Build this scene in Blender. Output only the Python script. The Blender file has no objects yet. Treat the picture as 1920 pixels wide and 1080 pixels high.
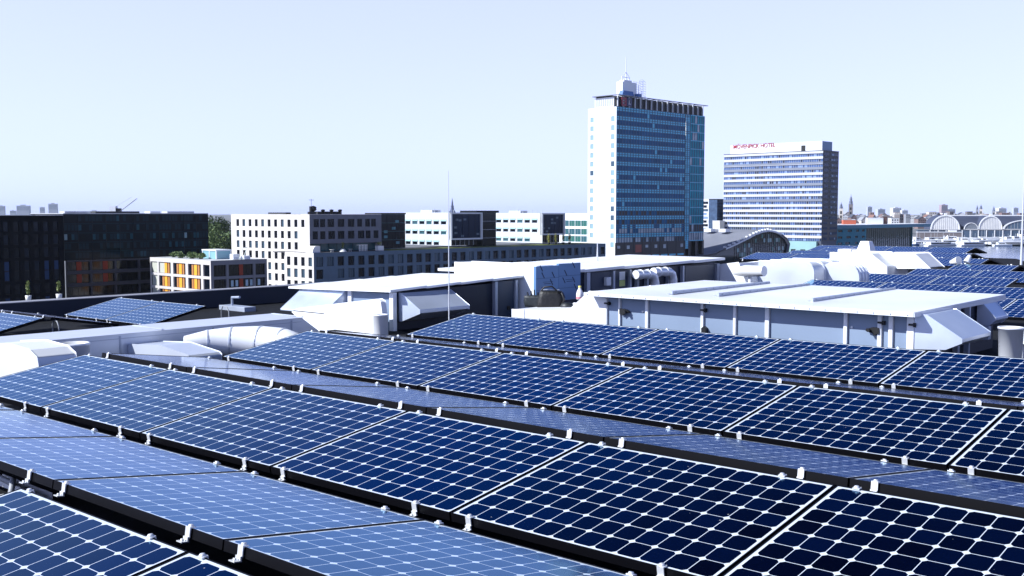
import bpy, bmesh, math, random
from mathutils import Vector, Matrix
C = bpy.context.scene
COL = C.collection
R = math.radians
rnd = random.Random(7)

# ------------------------------------------------------------------ camera
FPX, YAW, PIT = 1997.91, R(-41.78), R(-4.0637)
CAM = Vector((0, 0, 1.8))
FW = Vector((math.sin(YAW)*math.cos(PIT), math.cos(YAW)*math.cos(PIT), math.sin(PIT)))
RT = Vector((math.cos(YAW), -math.sin(YAW), 0))
UP = RT.cross(FW)
cam = bpy.data.objects.new('camera', bpy.data.cameras.new('camera'))
COL.objects.link(cam)
cam.matrix_world = Matrix(((RT.x, UP.x, -FW.x, CAM.x), (RT.y, UP.y, -FW.y, CAM.y), (RT.z, UP.z, -FW.z, CAM.z), (0, 0, 0, 1)))
cam.data.sensor_width = 36
cam.data.lens = FPX/1920*36
cam.data.clip_start = .05
cam.data.clip_end = 30000
C.camera = cam
# ------------------------------------------------------------------ light
SUN = Vector((-.546, -.89, 0)).normalized()
ELEV = R(38)
SDIR = Vector((SUN.x*math.cos(ELEV), SUN.y*math.cos(ELEV), math.sin(ELEV)))
w = bpy.data.worlds.new('World'); C.world = w; w.use_nodes = True
nt = w.node_tree; bg = nt.nodes['Background']
HAZE_D = .00003
SKY_VEIL = (2.50, 2.90, 4.9); SKY_TOP = (.05, .44, 1.05)
sky = nt.nodes.new('ShaderNodeTexSky'); sky.sky_type = 'NISHITA'; sky.sun_disc = False
sky.sun_elevation = ELEV
sky.sun_rotation = math.atan2(SUN.x, SUN.y)
sky.air_density = 1.0; sky.dust_density = 0.6; sky.ozone_density = 2.5
def wn(kind, **kw):
    n = nt.nodes.new(kind)
    for k_, v_ in kw.items(): setattr(n, k_, v_)
    return n
# pale hazy veil low in the sky, clear Nishita blue overhead
bw = wn('ShaderNodeRGBToBW'); nt.links.new(sky.outputs[0], bw.inputs[0])
pw_ = wn('ShaderNodeMath', operation='POWER'); nt.links.new(bw.outputs[0], pw_.inputs[0]); pw_.inputs[1].default_value = .35
veil = wn('ShaderNodeMix', data_type='RGBA', blend_type='MULTIPLY'); veil.inputs[0].default_value = 1
veil.inputs[6].default_value = (*SKY_VEIL, 1); nt.links.new(pw_.outputs[0], veil.inputs[7])
tcw = wn('ShaderNodeTexCoord'); spw = wn('ShaderNodeSeparateXYZ'); nt.links.new(tcw.outputs['Generated'], spw.inputs[0])
# the pale haze reaches higher towards the sun's side of the sky
dv = wn('ShaderNodeVectorMath', operation='DOT_PRODUCT'); nt.links.new(tcw.outputs['Generated'], dv.inputs[0]); dv.inputs[1].default_value = SUN
def mth(op, a, c_):
    n = wn('ShaderNodeMath', operation=op); nt.links.new(a, n.inputs[0]); n.inputs[1].default_value = c_; return n.outputs[0]
lift = mth('MULTIPLY', mth('MAXIMUM', mth('ADD', dv.outputs['Value'], .30), -.06), .24)
zs = wn('ShaderNodeMath', operation='SUBTRACT'); nt.links.new(spw.outputs[2], zs.inputs[0]); nt.links.new(lift, zs.inputs[1])
mr = wn('ShaderNodeMapRange', interpolation_type='SMOOTHSTEP'); nt.links.new(zs.outputs[0], mr.inputs[0])
mr.inputs['From Min'].default_value = .20; mr.inputs['From Max'].default_value = .37
blue = wn('ShaderNodeMix', data_type='RGBA', blend_type='MULTIPLY'); blue.inputs[0].default_value = 1
nt.links.new(sky.outputs[0], blue.inputs[6]); blue.inputs[7].default_value = (*SKY_TOP, 1)
mr2 = wn('ShaderNodeMapRange', interpolation_type='SMOOTHSTEP'); nt.links.new(zs.outputs[0], mr2.inputs[0])
mr2.inputs['From Min'].default_value = .36; mr2.inputs['From Max'].default_value = .57; mr2.inputs['To Min'].default_value = 1; mr2.inputs['To Max'].default_value = .06
blue2 = wn('ShaderNodeMix', data_type='RGBA', blend_type='MULTIPLY'); blue2.inputs[0].default_value = 1
nt.links.new(blue.outputs[2], blue2.inputs[6]); nt.links.new(mr2.outputs[0], blue2.inputs[7]); blue = blue2
mxw = wn('ShaderNodeMix', data_type='RGBA'); nt.links.new(mr.outputs[0], mxw.inputs[0]); nt.links.new(veil.outputs[2], mxw.inputs[6]); nt.links.new(blue.outputs[2], mxw.inputs[7])
nt.links.new(mxw.outputs[2], bg.inputs[0])
bg.inputs[1].default_value = 0.13
sl = bpy.data.lights.new('sun', 'SUN'); sl.energy = 5.0; sl.angle = R(.5); sl.color = (.96, .985, 1)
so = bpy.data.objects.new('sun', sl); COL.objects.link(so)
so.rotation_euler = (-SDIR).to_track_quat('-Z', 'Y').to_euler()
vs = C.view_settings
vs.view_transform = 'Standard'; vs.look = 'None'; vs.exposure = 0.5; vs.gamma = 1; vs.use_curve_mapping = False
C.cycles.max_bounces = 6; C.cycles.volume_bounces = 0
C.cycles.use_denoising = True

# ------------------------------------------------------------------ pixel -> place helpers (measured positions)
def ray(px, py): return FW + RT*((px-960)/FPX) + UP*((540-py)/FPX)
def atX(px, py, x): d = ray(px, py); return CAM + d*(x/d.x)
def atY(px, py, y): d = ray(px, py); return CAM + d*(y/d.y)
def atZ(px, py, z): d = ray(px, py); return CAM + d*((z-CAM.z)/d.z)
RH = Vector((RT.x, RT.y, 0)); FH = Vector((math.sin(YAW), math.cos(YAW), 0))
def lat(px, d): return (px-960)/FPX*d*math.cos(PIT)
def ad(a, d): return RH*a + FH*d
def far(px, d, z=0): v = ad(lat(px, d), d); return Vector((v.x, v.y, z))
def hz(py, d): return CAM.z + d*math.tan(math.atan((540-py)/FPX)+PIT)
GZ = -23.2
E1A = R(46)
def run(px0, d0, px1, direction):
    """length along e1 (direction 1) or e2 (direction 2) from a corner to the picture column px1"""
    da, dd = (math.cos(E1A), math.sin(E1A)) if direction == 1 else (-math.sin(E1A), math.cos(E1A))
    k = (px1-960)/FPX*math.cos(PIT)
    a0 = lat(px0, d0)
    return (k*d0-a0)/(da-k*dd)
E1 = RH*math.cos(E1A)+FH*math.sin(E1A)
E1ROT = math.atan2(E1.y, E1.x)

# ------------------------------------------------------------------ materials
MATS = {}
def mat(name, col, rough=.6, metal=0., noise=0., scale=3., spec=.5, emit=None, bump=0., ior=None, coat=0., dirt=None, trans=0.):
    if name in MATS: return MATS[name]
    m = bpy.data.materials.new(name); m.use_nodes = True
    t = m.node_tree; b = t.nodes['Principled BSDF']
    b.inputs['Base Color'].default_value = (*col, 1)
    b.inputs['Roughness'].default_value = rough
    b.inputs['Metallic'].default_value = metal
    b.inputs['Specular IOR Level'].default_value = spec
    if ior: b.inputs['IOR'].default_value = ior
    if coat: b.inputs['Coat Weight'].default_value = coat
    if noise or bump:
        tc = t.nodes.new('ShaderNodeTexCoord'); n = t.nodes.new('ShaderNodeTexNoise')
        n.inputs['Scale'].default_value = scale; n.inputs['Detail'].default_value = 5
        t.links.new(tc.outputs['Object'], n.inputs['Vector'])
        if noise:
            r = t.nodes.new('ShaderNodeMapRange')
            r.inputs['From Min'].default_value = .3; r.inputs['From Max'].default_value = .7
            r.inputs['To Min'].default_value = 1-noise; r.inputs['To Max'].default_value = 1+noise
            t.links.new(n.outputs[0], r.inputs[0])
            mx = t.nodes.new('ShaderNodeMix'); mx.data_type = 'RGBA'; mx.blend_type = 'MULTIPLY'
            mx.inputs[0].default_value = 1; mx.inputs[6].default_value = (*col, 1)
            t.links.new(r.outputs[0], mx.inputs[7]); t.links.new(mx.outputs[2], b.inputs['Base Color'])
            r2 = t.nodes.new('ShaderNodeMapRange')
            r2.inputs['To Min'].default_value = max(0, rough-.12); r2.inputs['To Max'].default_value = min(1, rough+.12)
            t.links.new(n.outputs[0], r2.inputs[0]); t.links.new(r2.outputs[0], b.inputs['Roughness'])
        if bump:
            bp = t.nodes.new('ShaderNodeBump'); bp.inputs['Strength'].default_value = bump; bp.inputs['Distance'].default_value = .02
            t.links.new(n.outputs[0], bp.inputs['Height']); t.links.new(bp.outputs[0], b.inputs['Normal'])
    MATS[name] = m
    return m

def panel_mat():
    m = bpy.data.materials.new('solar_cells'); m.use_nodes = True
    t = m.node_tree; N = t.nodes; b = N['Principled BSDF']
    def math_(op, a, c=None, d=None):
        n = N.new('ShaderNodeMath'); n.operation = op
        for i, v in enumerate((a, c, d)):
            if v is None: continue
            if isinstance(v, (int, float)): n.inputs[i].default_value = v
            else: t.links.new(v, n.inputs[i])
        return n.outputs[0]
    tc = N.new('ShaderNodeTexCoord'); sp = N.new('ShaderNodeSeparateXYZ'); t.links.new(tc.outputs['Object'], sp.inputs[0])
    mg = .021
    cx, cy = (PL-2*mg)/12, (PW-2*mg)/8
    u = math_('DIVIDE', math_('SUBTRACT', sp.outputs[0], mg), cx); v = math_('DIVIDE', math_('SUBTRACT', sp.outputs[1], mg), cy)
    fx = math_('MULTIPLY', math_('ABSOLUTE', math_('SUBTRACT', math_('FRACT', u), .5)), cx)
    fy = math_('MULTIPLY', math_('ABSOLUTE', math_('SUBTRACT', math_('FRACT', v), .5)), cy)
    g = .0019
    wx = math_('GREATER_THAN', fx, cx/2-g); wy = math_('GREATER_THAN', fy, cy/2-g)
    wc = math_('GREATER_THAN', math_('ADD', fx, fy), cx/2+cy/2-.021)
    ox = math_('GREATER_THAN', math_('ABSOLUTE', math_('SUBTRACT', u, 6)), 6); oy = math_('GREATER_THAN', math_('ABSOLUTE', math_('SUBTRACT', v, 4)), 4)
    white = math_('MAXIMUM', math_('MAXIMUM', wx, wy), math_('MAXIMUM', wc, math_('MAXIMUM', ox, oy)))
    cv = N.new('ShaderNodeCombineXYZ'); t.links.new(math_('FLOOR', u), cv.inputs[0]); t.links.new(math_('FLOOR', v), cv.inputs[1])
    oi = N.new('ShaderNodeObjectInfo'); t.links.new(math_('MULTIPLY', oi.outputs['Random'], 91.), cv.inputs[2])
    wn = N.new('ShaderNodeTexWhiteNoise'); t.links.new(cv.outputs[0], wn.inputs['Vector'])
    cr = N.new('ShaderNodeMix'); cr.data_type = 'RGBA'
    t.links.new(wn.outputs[0], cr.inputs[0]); cr.inputs[6].default_value = (.0004, .0006, .004, 1); cr.inputs[7].default_value = (.0005, .003, .020, 1)
    # dust film: a thin uneven layer on the glass
    dn = N.new('ShaderNodeTexNoise'); dn.inputs['Scale'].default_value = 2.2; dn.inputs['Detail'].default_value = 6
    t.links.new(tc.outputs['Object'], dn.inputs['Vector'])
    mx = N.new('ShaderNodeMix'); mx.data_type = 'RGBA'
    t.links.new(white, mx.inputs[0]); t.links.new(cr.outputs[2], mx.inputs[6]); mx.inputs[7].default_value = (.66, .71, .78, 1)
    # a few dried specks and droppings on the glass
    sn = N.new('ShaderNodeTexNoise'); sn.inputs['Scale'].default_value = 26; sn.inputs['Detail'].default_value = 2
    ad_ = N.new('ShaderNodeVectorMath'); ad_.operation = 'ADD'; t.links.new(tc.outputs['Object'], ad_.inputs[0])
    cv2 = N.new('ShaderNodeCombineXYZ'); t.links.new(math_('MULTIPLY', oi.outputs['Random'], 50.), cv2.inputs[0]); t.links.new(cv2.outputs[0], ad_.inputs[1])
    t.links.new(ad_.outputs[0], sn.inputs['Vector'])
    spk = math_('MULTIPLY', math_('GREATER_THAN', sn.outputs[0], .765), .55)
    mx2 = N.new('ShaderNodeMix'); mx2.data_type = 'RGBA'; t.links.new(spk, mx2.inputs[0]); t.links.new(mx.outputs[2], mx2.inputs[6]); mx2.inputs[7].default_value = (.45, .46, .46, 1)
    rr = N.new('ShaderNodeMapRange'); rr.inputs['To Min'].default_value = .06; rr.inputs['To Max'].default_value = .2
    t.links.new(dn.outputs[0], rr.inputs[0])
    # cells behind antireflective glass: the mirror image comes back bluish
    N.remove(b); out = N['Material Output']
    df = N.new('ShaderNodeBsdfDiffuse'); t.links.new(mx2.outputs[2], df.inputs[0])
    gl = N.new('ShaderNodeBsdfGlossy'); lw = N.new('ShaderNodeLayerWeight'); lw.inputs[0].default_value = .5; lr = N.new('ShaderNodeMapRange'); lr.inputs['From Min'].default_value = .80; lr.inputs['From Max'].default_value = .97; t.links.new(lw.outputs['Facing'], lr.inputs[0]); lc = N.new('ShaderNodeMix'); lc.data_type = 'RGBA'; lc.inputs[6].default_value = (.40, .70, 1, 1); lc.inputs[7].default_value = (.9, .93, 1, 1); t.links.new(lr.outputs[0], lc.inputs[0]); t.links.new(lc.outputs[2], gl.inputs[0]); t.links.new(rr.outputs[0], gl.inputs['Roughness'])
    fr = N.new('ShaderNodeFresnel'); fr.inputs[0].default_value = 1.5
    ms = N.new('ShaderNodeMixShader'); t.links.new(fr.outputs[0], ms.inputs[0]); t.links.new(df.outputs[0], ms.inputs[1]); t.links.new(gl.outputs[0], ms.inputs[2])
    t.links.new(ms.outputs[0], out.inputs[0])
    return m
PL, PW = 1.566, 1.182
M_CELL = panel_mat()
M_FRAME = mat('black_anodised_frame', (.0025, .0025, .004), .5, spec=.12)
M_CLAMP = mat('mill_aluminium_clamp', (.70, .71, .73), .45, .35)
M_WHITE = mat('white_coated_sheet', (.80, .81, .83), .45, noise=.07, scale=1.5)
M_ROOFS = mat('pale_roof_sheet', (.74, .76, .80), .38, noise=.10, scale=.7)
M_GALV = mat('galvanised_sheet', (.66, .70, .78), .42, .4, noise=.05, scale=1.4)
M_ALU = mat('bright_aluminium_jacket', (.86, .87, .89), .42, .3, noise=.03, scale=1.2)
M_GREY = mat('grey_blue_door_panel', (.21, .27, .37), .5, noise=.05, scale=1.2)
M_SHADENAVY = mat('shaded_navy_panel', (.006, .012, .03), .5, noise=.1, scale=1.2)  # near-black navy carries the shade of the housings' unlit sides
M_BLACK = mat('black_plastic', (.006, .006, .007), .5)
M_RUB = mat('black_rubber', (.004, .004, .004), .8)
M_DECK = mat('bitumen_roof', (.012, .013, .016), .95, noise=.35, scale=9, bump=.3, spec=.15)
M_RAIL = mat('grey_channel', (.42, .46, .55), .45, .3, noise=.06)
M_CABLE = mat('grey_cable', (.3, .31, .33), .5)

# ------------------------------------------------------------------ mesh helpers
class MB:
    def __init__(s): s.v = []; s.f = []; s.m = []; s.sm = []
    def add(s, vs_, fs, mi=0, smooth=False):
        o = len(s.v); s.v += [tuple(v) for v in vs_]
        for f in fs: s.f.append(tuple(i+o for i in f)); s.m.append(mi); s.sm.append(smooth)
        return s
    def box(s, a, b, mi=0):
        x0, y0, z0 = a; x1, y1, z1 = b
        return s.add([(x0,y0,z0),(x1,y0,z0),(x1,y1,z0),(x0,y1,z0),(x0,y0,z1),(x1,y0,z1),(x1,y1,z1),(x0,y1,z1)],
                     [(0,3,2,1),(4,5,6,7),(0,1,5,4),(1,2,6,5),(2,3,7,6),(3,0,4,7)], mi)
    def quad(s, a, b, c, d, mi=0): return s.add([a, b, c, d], [(0, 1, 2, 3)], mi)
    def prism(s, poly, vec, mi=0):
        n = len(poly); vec = Vector(vec); p = [Vector(q) for q in poly]
        vs_ = p + [q+vec for q in p]
        fs = [tuple(range(n)), tuple(range(2*n-1, n-1, -1))] + [(i, (i+1) % n, n+(i+1) % n, n+i) for i in range(n)]
        return s.add(vs_, fs, mi)
    def tube(s, pts, r, seg=12, mi=0, cap=True, smooth=True):
        pts = [Vector(p) for p in pts]; rs = r if isinstance(r, (list, tuple)) else [r]*len(pts)
        vs_ = []; fs = []; n = len(pts); ref = None
        for i, p in enumerate(pts):
            d = (pts[min(i+1, n-1)]-pts[max(i-1, 0)]).normalized()
            if ref is None: ref = d.orthogonal().normalized()
            ref = (ref-d*ref.dot(d)).normalized(); q = d.cross(ref)
            for k in range(seg):
                a = 2*math.pi*k/seg; vs_.append(p+(ref*math.cos(a)+q*math.sin(a))*rs[i])
        for i in range(n-1):
            for k in range(seg):
                k2 = (k+1) % seg; fs.append((i*seg+k, i*seg+k2, (i+1)*seg+k2, (i+1)*seg+k))
        s.add(vs_, fs, mi, smooth)
        if cap:
            s.add(vs_[:seg], [tuple(range(seg-1, -1, -1))], mi); s.add(vs_[-seg:], [tuple(range(seg))], mi)
        return s
    def lathe(s, c, prof, seg=20, mi=0, smooth=True):
        c = Vector(c); vs_ = []; fs = []
        for (r, z) in prof:
            for k in range(seg):
                a = 2*math.pi*k/seg; vs_.append(c+Vector((r*math.cos(a), r*math.sin(a), z)))
        for i in range(len(prof)-1):
            for k in range(seg):
                k2 = (k+1) % seg; fs.append((i*seg+k, i*seg+k2, (i+1)*seg+k2, (i+1)*seg+k))
        return s.add(vs_, fs, mi, smooth)
    def mesh(s, name, mats):
        me = bpy.data.meshes.new(name); me.from_pydata(s.v, [], s.f)
        for m in (mats if isinstance(mats, (list, tuple)) else [mats]): me.materials.append(m)
        me.polygons.foreach_set('material_index', s.m); me.polygons.foreach_set('use_smooth', s.sm)
        me.update(); return me
    def build(s, name, mats, parent=None, bevel=0.):
        o = bpy.data.objects.new(name, s.mesh(name, mats)); COL.objects.link(o)
        if parent: o.parent = parent
        if bevel:
            b = o.modifiers.new('bevel', 'BEVEL'); b.width = bevel; b.segments = 2; b.limit_method = 'ANGLE'; b.angle_limit = R(35)
        return o
def inst(name, me, parent, loc=None, M=None):
    o = bpy.data.objects.new(name, me); COL.objects.link(o); o.parent = parent
    if M is not None: o.matrix_local = M
    elif loc is not None: o.location = loc
    return o
def tag(o, label, cat, group=None, kind=None):
    o['label'] = label; o['category'] = cat
    if group: o['group'] = group
    if kind: o['kind'] = kind
    return o
def thing(name, label, cat, loc=(0, 0, 0), rz=0., group=None):
    o = bpy.data.objects.new(name, None); COL.objects.link(o); o.location = loc; o.rotation_euler = (0, 0, rz)
    o.empty_display_size = .2
    return tag(o, label, cat, group)
def copy_tree(o, parent=None):
    c = o.copy(); COL.objects.link(c)
    if parent: c.parent = parent
    for ch in list(o.children): copy_tree(ch, c)
    return c
def solo(mb, name, mats, label, cat, group=None, loc=(0, 0, 0), bevel=0.):
    o = mb.build(name, mats, bevel=bevel); o.location = loc
    return tag(o, label, cat, group)
def struct(mb, name, mats):
    o = mb.build(name, mats); o['kind'] = 'structure'; return o

# ================================================================== GROUND, WATER, OUR ROOF
M_GROUND = mat('city_ground', (.16, .165, .17), .9, noise=.25, scale=.02)
g = MB(); g.quad((-10700, -2400, GZ), (2400, -2400, GZ), (2400, 10700, GZ), (-10700, 10700, GZ)); struct(g, 'ground', M_GROUND)
m = mat('harbour_water', (.02, .06, .12), .12, spec=.6, bump=.5, scale=.25, noise=.2)
g = MB()
wp = [far(1640, 330, GZ+.05), far(2300, 330, GZ+.05), far(2300, 1050, GZ+.05), far(1690, 1050, GZ+.05)]
g.quad(*wp); struct(g, 'water', m)
DECK = [(-12.9, -8), (4, -8), (4, 14.5), (-1.5, 20), (-6.2, 28.6), (-13, 44), (-19.5, 44), (-19.5, 33), (-12.9, 33)]
g = MB(); g.prism([(x, y, GZ+.02) for x, y in DECK], (0, 0, -GZ-.02))
g.prism([(-21.6, -8, GZ+.02), (-12.904, -8, GZ+.02), (-12.904, 32.99, GZ+.02), (-21.6, 32.99, GZ+.02)], (0, 0, -GZ-.42))
struct(g, 'roof', M_DECK)

# ================================================================== SOLAR PANELS
def panel_proto():
    e = bpy.data.objects.new('solar_panel', None); e.empty_display_size = .2
    COL.objects.link(e)
    g = MB(); g.quad((.006, .006, -.003), (PL-.006, .006, -.003), (PL-.006, PW-.006, -.003), (.006, PW-.006, -.003))
    g.build('cell_sheet', M_CELL, e)
    f = MB(); d = .046; t = .006
    f.box((0, 0, -d), (PL, t, 0)); f.box((0, PW-t, -d), (PL, PW, 0)); f.box((0, t, -d), (t, PW-t, 0)); f.box((PL-t, t, -d), (PL, PW-t, 0))
    f.quad((t, t, -.012), (PL-t, t, -.012), (PL-t, PW-t, -.012), (t, PW-t, -.012))
    f.build('frame', M_FRAME, e)
    c = MB(); h = .018
    c.box((-h, -.006, .001), (h, .018, .007))            # lip over the frame
    c.box((-h, -.012, -.042), (h, -.006, .007))           # front plate
    c.box((-h, -.02, -.054), (h, -.012, -.036))
    c.box((-h-.003, -.05, -.059), (h+.003, -.012, -.054))  # foot flange
    c.lathe((0, .004, .007), [(.012, 0), (.012, .008), (0, .008)], 8)
    c.lathe((0, -.034, -.054), [(.008, 0), (.008, .009), (0, .009)], 8)
    cm = c.mesh('clamp', M_CLAMP)
    for fx in (.135, 1.31):
        inst('clamp', cm, e, (fx, 0, 0))
        inst('clamp', cm, e, M=Matrix.Translation((fx-.03, PW, 0)) @ Matrix.Rotation(math.pi, 4, 'Z'))
    return e
PROTO = panel_proto()
PROTO_USED = [False]
SLOPE = R(.3087)
ORD = ['first', 'second', 'third', 'fourth', 'fifth', 'sixth', 'seventh', 'eighth', 'ninth', 'tenth']
def panel(x, y, z, tilt, label, group):
    if PROTO_USED[0]: o = copy_tree(PROTO)
    else: o = PROTO; PROTO_USED[0] = True
    ex = Vector((math.cos(SLOPE), 0, math.sin(SLOPE))); ey = Vector((0, math.cos(tilt), math.sin(tilt))); ez = ex.cross(ey)
    o.matrix_world = Matrix(((ex.x, ey.x, ez.x, x), (ex.y, ey.y, ez.y, y), (ex.z, ey.z, ez.z, z+CAM.z), (0, 0, 0, 1)))
    return tag(o, label, 'solar panel', group)
LP = 1.579
def row(x0, idx, y, z, tilt, fmt, group):
    n = len(idx)
    for k, i in enumerate(idx):
        x = x0+i*LP
        pos = 'leftmost' if k == 0 and n > 1 else 'rightmost' if k == n-1 and n > 1 else ORD[k]+' from left' if n > 1 else 'single'
        panel(x, y, z+math.tan(SLOPE)*(x+6), tilt, fmt.replace('@', pos), group)
GX = -10.19
row(GX+.01, [3, 4, 5], 1.1597, -1.5947, R(9.06), 'dark blue solar panel, @ in the bottom-left corner row', 'solar panels in the near corner row')
row(GX, [0, 1, 2, 3, 4, 5], 2.5007, -1.4021, R(-8.13), 'pale glinting panel, @ in the lower-left row sloping away', 'pale foreground row of solar panels')
row(GX, range(7), 3.8566, -1.5742, R(9.03), 'blue gridded solar panel, @ in the big front row crossing the picture', 'big front row of solar panels')
row(GX-.016, range(7), 5.2103, -1.3914, R(-7.95), 'pale shallow solar panel, @ behind the big front row', 'pale row behind the big front row')
row(GX, range(7), 6.5887, -1.5673, R(9.16), 'blue solar panel, @ in the second full row', 'second full row of solar panels')
row(GX, range(7), 7.946, -1.3885, R(-7.95), 'grey sliver of panel, @ in the strip behind the second row', 'grey strip of solar panels')
row(GX-.02, range(7), 9.3524, -1.5589, R(9.12), 'blue solar panel, @ in the row below the grey housing', 'row at the foot of the plant housing')
# lower roof at the left
row(-20.15, [0, 1], 9.53, -1.90, R(13), 'pale solar panel, @ of two by the dark parapet', 'solar panels on the lower left roof')
row(-20.15-LP, [1, 2], 6.56, -1.90, R(13), 'pale solar panel, @ of the pair at the left edge', 'solar panels on the lower left roof')
row(-20.15-LP, [1, 2], 7.83, -1.63, R(-10), 'grey edge-on panel, @ between the two pale tents', 'solar panels on the lower left roof')
# far field
FX = -9.98
FARR = [  # ytop, x of left end, count, phrase
    (17.92, FX+2*LP, 3, 'nearest row beyond the housing'),
    (20.45, FX, 4, 'row just above the housing'),
    (23.35, FX, 2, 'pair right of the silver ducts'),
    (26.2, FX-.05, 2, 'third row beyond the housing'),
    (29.3, FX-.15, 1, 'short row beside the slanted stub'),
    (32.6, -10.35-2*LP, 2, 'row meeting the white trapezoid casing'),
    (36.4, -12.1-2*LP, 2, 'row above the trapezoid casing'),
    (42.1, -13.9-4*LP, 4, 'farthest row against the harbour'),
]
for yt, x0, n, ph in FARR:
    row(x0, range(n), yt-1.167, -1.557-.0054*(x0+7.6), R(9.1), 'small blue panel, @ in the '+ph, 'solar panels on the far right roof')
row(-18.08, [0, 1], 32.81-1.167, -1.49, R(9.1), 'small blue solar panel, @ of the pair behind the silver ducts', 'solar panels on the far middle roof')
row(-17.98, [0, 1], 35.3-1.167, -1.48, R(9.1), 'small blue solar panel, @ of the pair in front of the glass hall', 'solar panels on the far middle roof')
row(-18.35, [0], 38.7-1.167, -1.47, R(9.1), 'small blue solar panel, @ one left of the white pyramid vent', 'solar panels on the far middle roof')
for yt, xr, ph in ((29.3, FX-.15+LP, 'short far row'), (32.6, -10.35, 'far row by the casing'), (36.4, -12.1, 'upper far row'), (42.1, -13.9, 'farthest row')):
    row(xr-LP, [0], yt+.19, -1.375-.0054*(xr-LP+6), R(-9.7), 'dark back-sloping panel closing the right end of the '+ph, 'back-sloping end panels on the far roof')

# ================================================================== ROOFTOP PLANT
GAPM = .003
def hood(parent, prof, vec, name='hood', mats=None):
    return MB().prism(prof, vec).build(name, mats or M_GALV, parent, bevel=.006)

# ---- right plant housing
yF = 11.0
h = thing('plant_housing', 'long low plant housing with grey door panels, white posts and a pale flat roof', 'plant housing', (-6.2, yF, 0))
ox = -6.2
def X(x): return x-ox
px_posts = [-8.2, -7.99, -7.57, -6.77, -6.33, -5.91, -4.97, -4.59, -4.47, -4.26]
pw = [.03, .026, .04, .036, .034, .05, .04, .045, .045, .075]
g = MB(); g.box((X(-8.17), .08, .0), (X(-4.24), 2.55, .73)); g.build('body', M_SHADENAVY, h)
# roof sheet with a fall to the front
g = MB()
for i, (xa, xb) in enumerate(((-8.42, -7.0), (-7.0, -5.6), (-5.6, -4.16))):
    dz = .003*i
    g.prism([(X(xa), -.19, .742+dz), (X(xb), -.19, .742+dz), (X(xb), 2.72, .762+dz), (X(xa), 2.72, .762+dz)], (0, 0, .03))
g.box((X(-8.42), -.193, .732), (X(-4.16), -.186, .775)); g.box((X(-4.163), -.186, .73), (X(-4.150), 2.72, .772))
g.build('roof_sheet', M_ROOFS, h)
for i, (x, wd) in enumerate(zip(px_posts, pw)):
    MB().box((X(x)-wd/2, -.012, 0), (X(x)+wd/2, .0795, .731)).build('post', M_WHITE, h, bevel=.004)
for i in range(9):
    a = px_posts[i]+pw[i]/2+.004; b_ = px_posts[i+1]-pw[i+1]/2-.004
    door = MB().box((X(a), .02, .03), (X(b_), .079, .725)).build('door', M_GREY, h, bevel=.003)
    if i in (1, 6):
        c = MB(); hx = X(px_posts[i])+.02 if i == 1 else X(px_posts[i+1])-.0
        s = 1 if i == 1 else -1
        c.prism([(hx, 0, .515), (hx, 0, .575), (hx+s*.07, 0, .575), (hx+s*.135, 0, .555), (hx+s*.14, 0, .54), (hx+s*.07, 0, .52), (hx+s*.045, 0, .495), (hx+s*.03, 0, .515)], (0, -.03, 0))
        c.tube([(hx+s*.1, -.05, .55), (hx+s*.1, -.075, .55)], .02, 10)
        c.build('handle', M_BLACK, door, bevel=.004)
    if i in (1, 6):
        k = MB(); kx = X(b_)-.05 if i == 1 else X(a)+.04
        k.tube([(kx, .02, .56), (kx, .008, .56)], .013, 10); k.build('lock', M_CLAMP, door)
for i in (0, 3, 7, 9):
    x = X(px_posts[i]); MB().box((x-.012, -.035, .625), (x+.055, -.012, .645)).box((x+.03, -.02, .61), (x+.055, .0195, .655)).build('latch', M_BLACK, h)
g = MB(); g.prism([(X(-6.76), -.04, .36), (X(-6.70), -.04, .36), (X(-6.70), -.04, .42), (X(-6.73), -.04, .44), (X(-6.76), -.04, .42)], (0, .055, 0)); g.build('pull_ring', M_BLACK, h)
# roof channels
for p0 in ((1257, 551), (1344, 555), (1520, 565)):
    a = atZ(p0[0], p0[1], .785)
    y0, y1 = a.y-yF, 2.70
    c = MB(); c.box((X(a.x), y0, .781), (X(a.x)+.03, y1, .822)); c.box((X(a.x)-.05, y0, .779), (X(a.x), y1, .785))
    n = 14
    for k in range(n): c.box((X(a.x)+.03, y0+(k+.5)*(y1-y0)/n-.008, .795), (X(a.x)+.036, y0+(k+.5)*(y1-y0)/n+.008, .81))
    c.build('roof_channel', M_RAIL, h)
# end hoods (pentagonal cowls facing right)
prof = [(X(-4.215), 0, .745), (X(-4.10), 0, .745), (X(-3.74), 0, .525), (X(-3.74), 0, .482), (X(-3.90), 0, .405), (X(-4.215), 0, .385)]
hood(h, [(a, b+.0, c) for a, b, c in prof], (0, .87, 0), 'hood', mat('pale_cowl_sheet', (.6, .66, .78), .4, .45, noise=.07, scale=2))
hood(h, [(X(-4.215)+(a-X(-4.215))*.42, b+1.9, .745-(.745-c)*.75) for a, b, c in prof], (0, .45, 0), 'hood', MATS['pale_cowl_sheet'])
MB().box((X(-4.225), 1.15, 0), (X(-4.17), 1.21, .73)).build('post', M_RAIL, h)
MB().box((X(-4.225), 1.50, 0), (X(-4.17), 1.54, .73)).build('post', M_RAIL, h)
MB().box((X(-4.235), 1.62, .35), (X(-4.0), 1.72, .5)).build('switch_box', M_RAIL, h)
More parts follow.
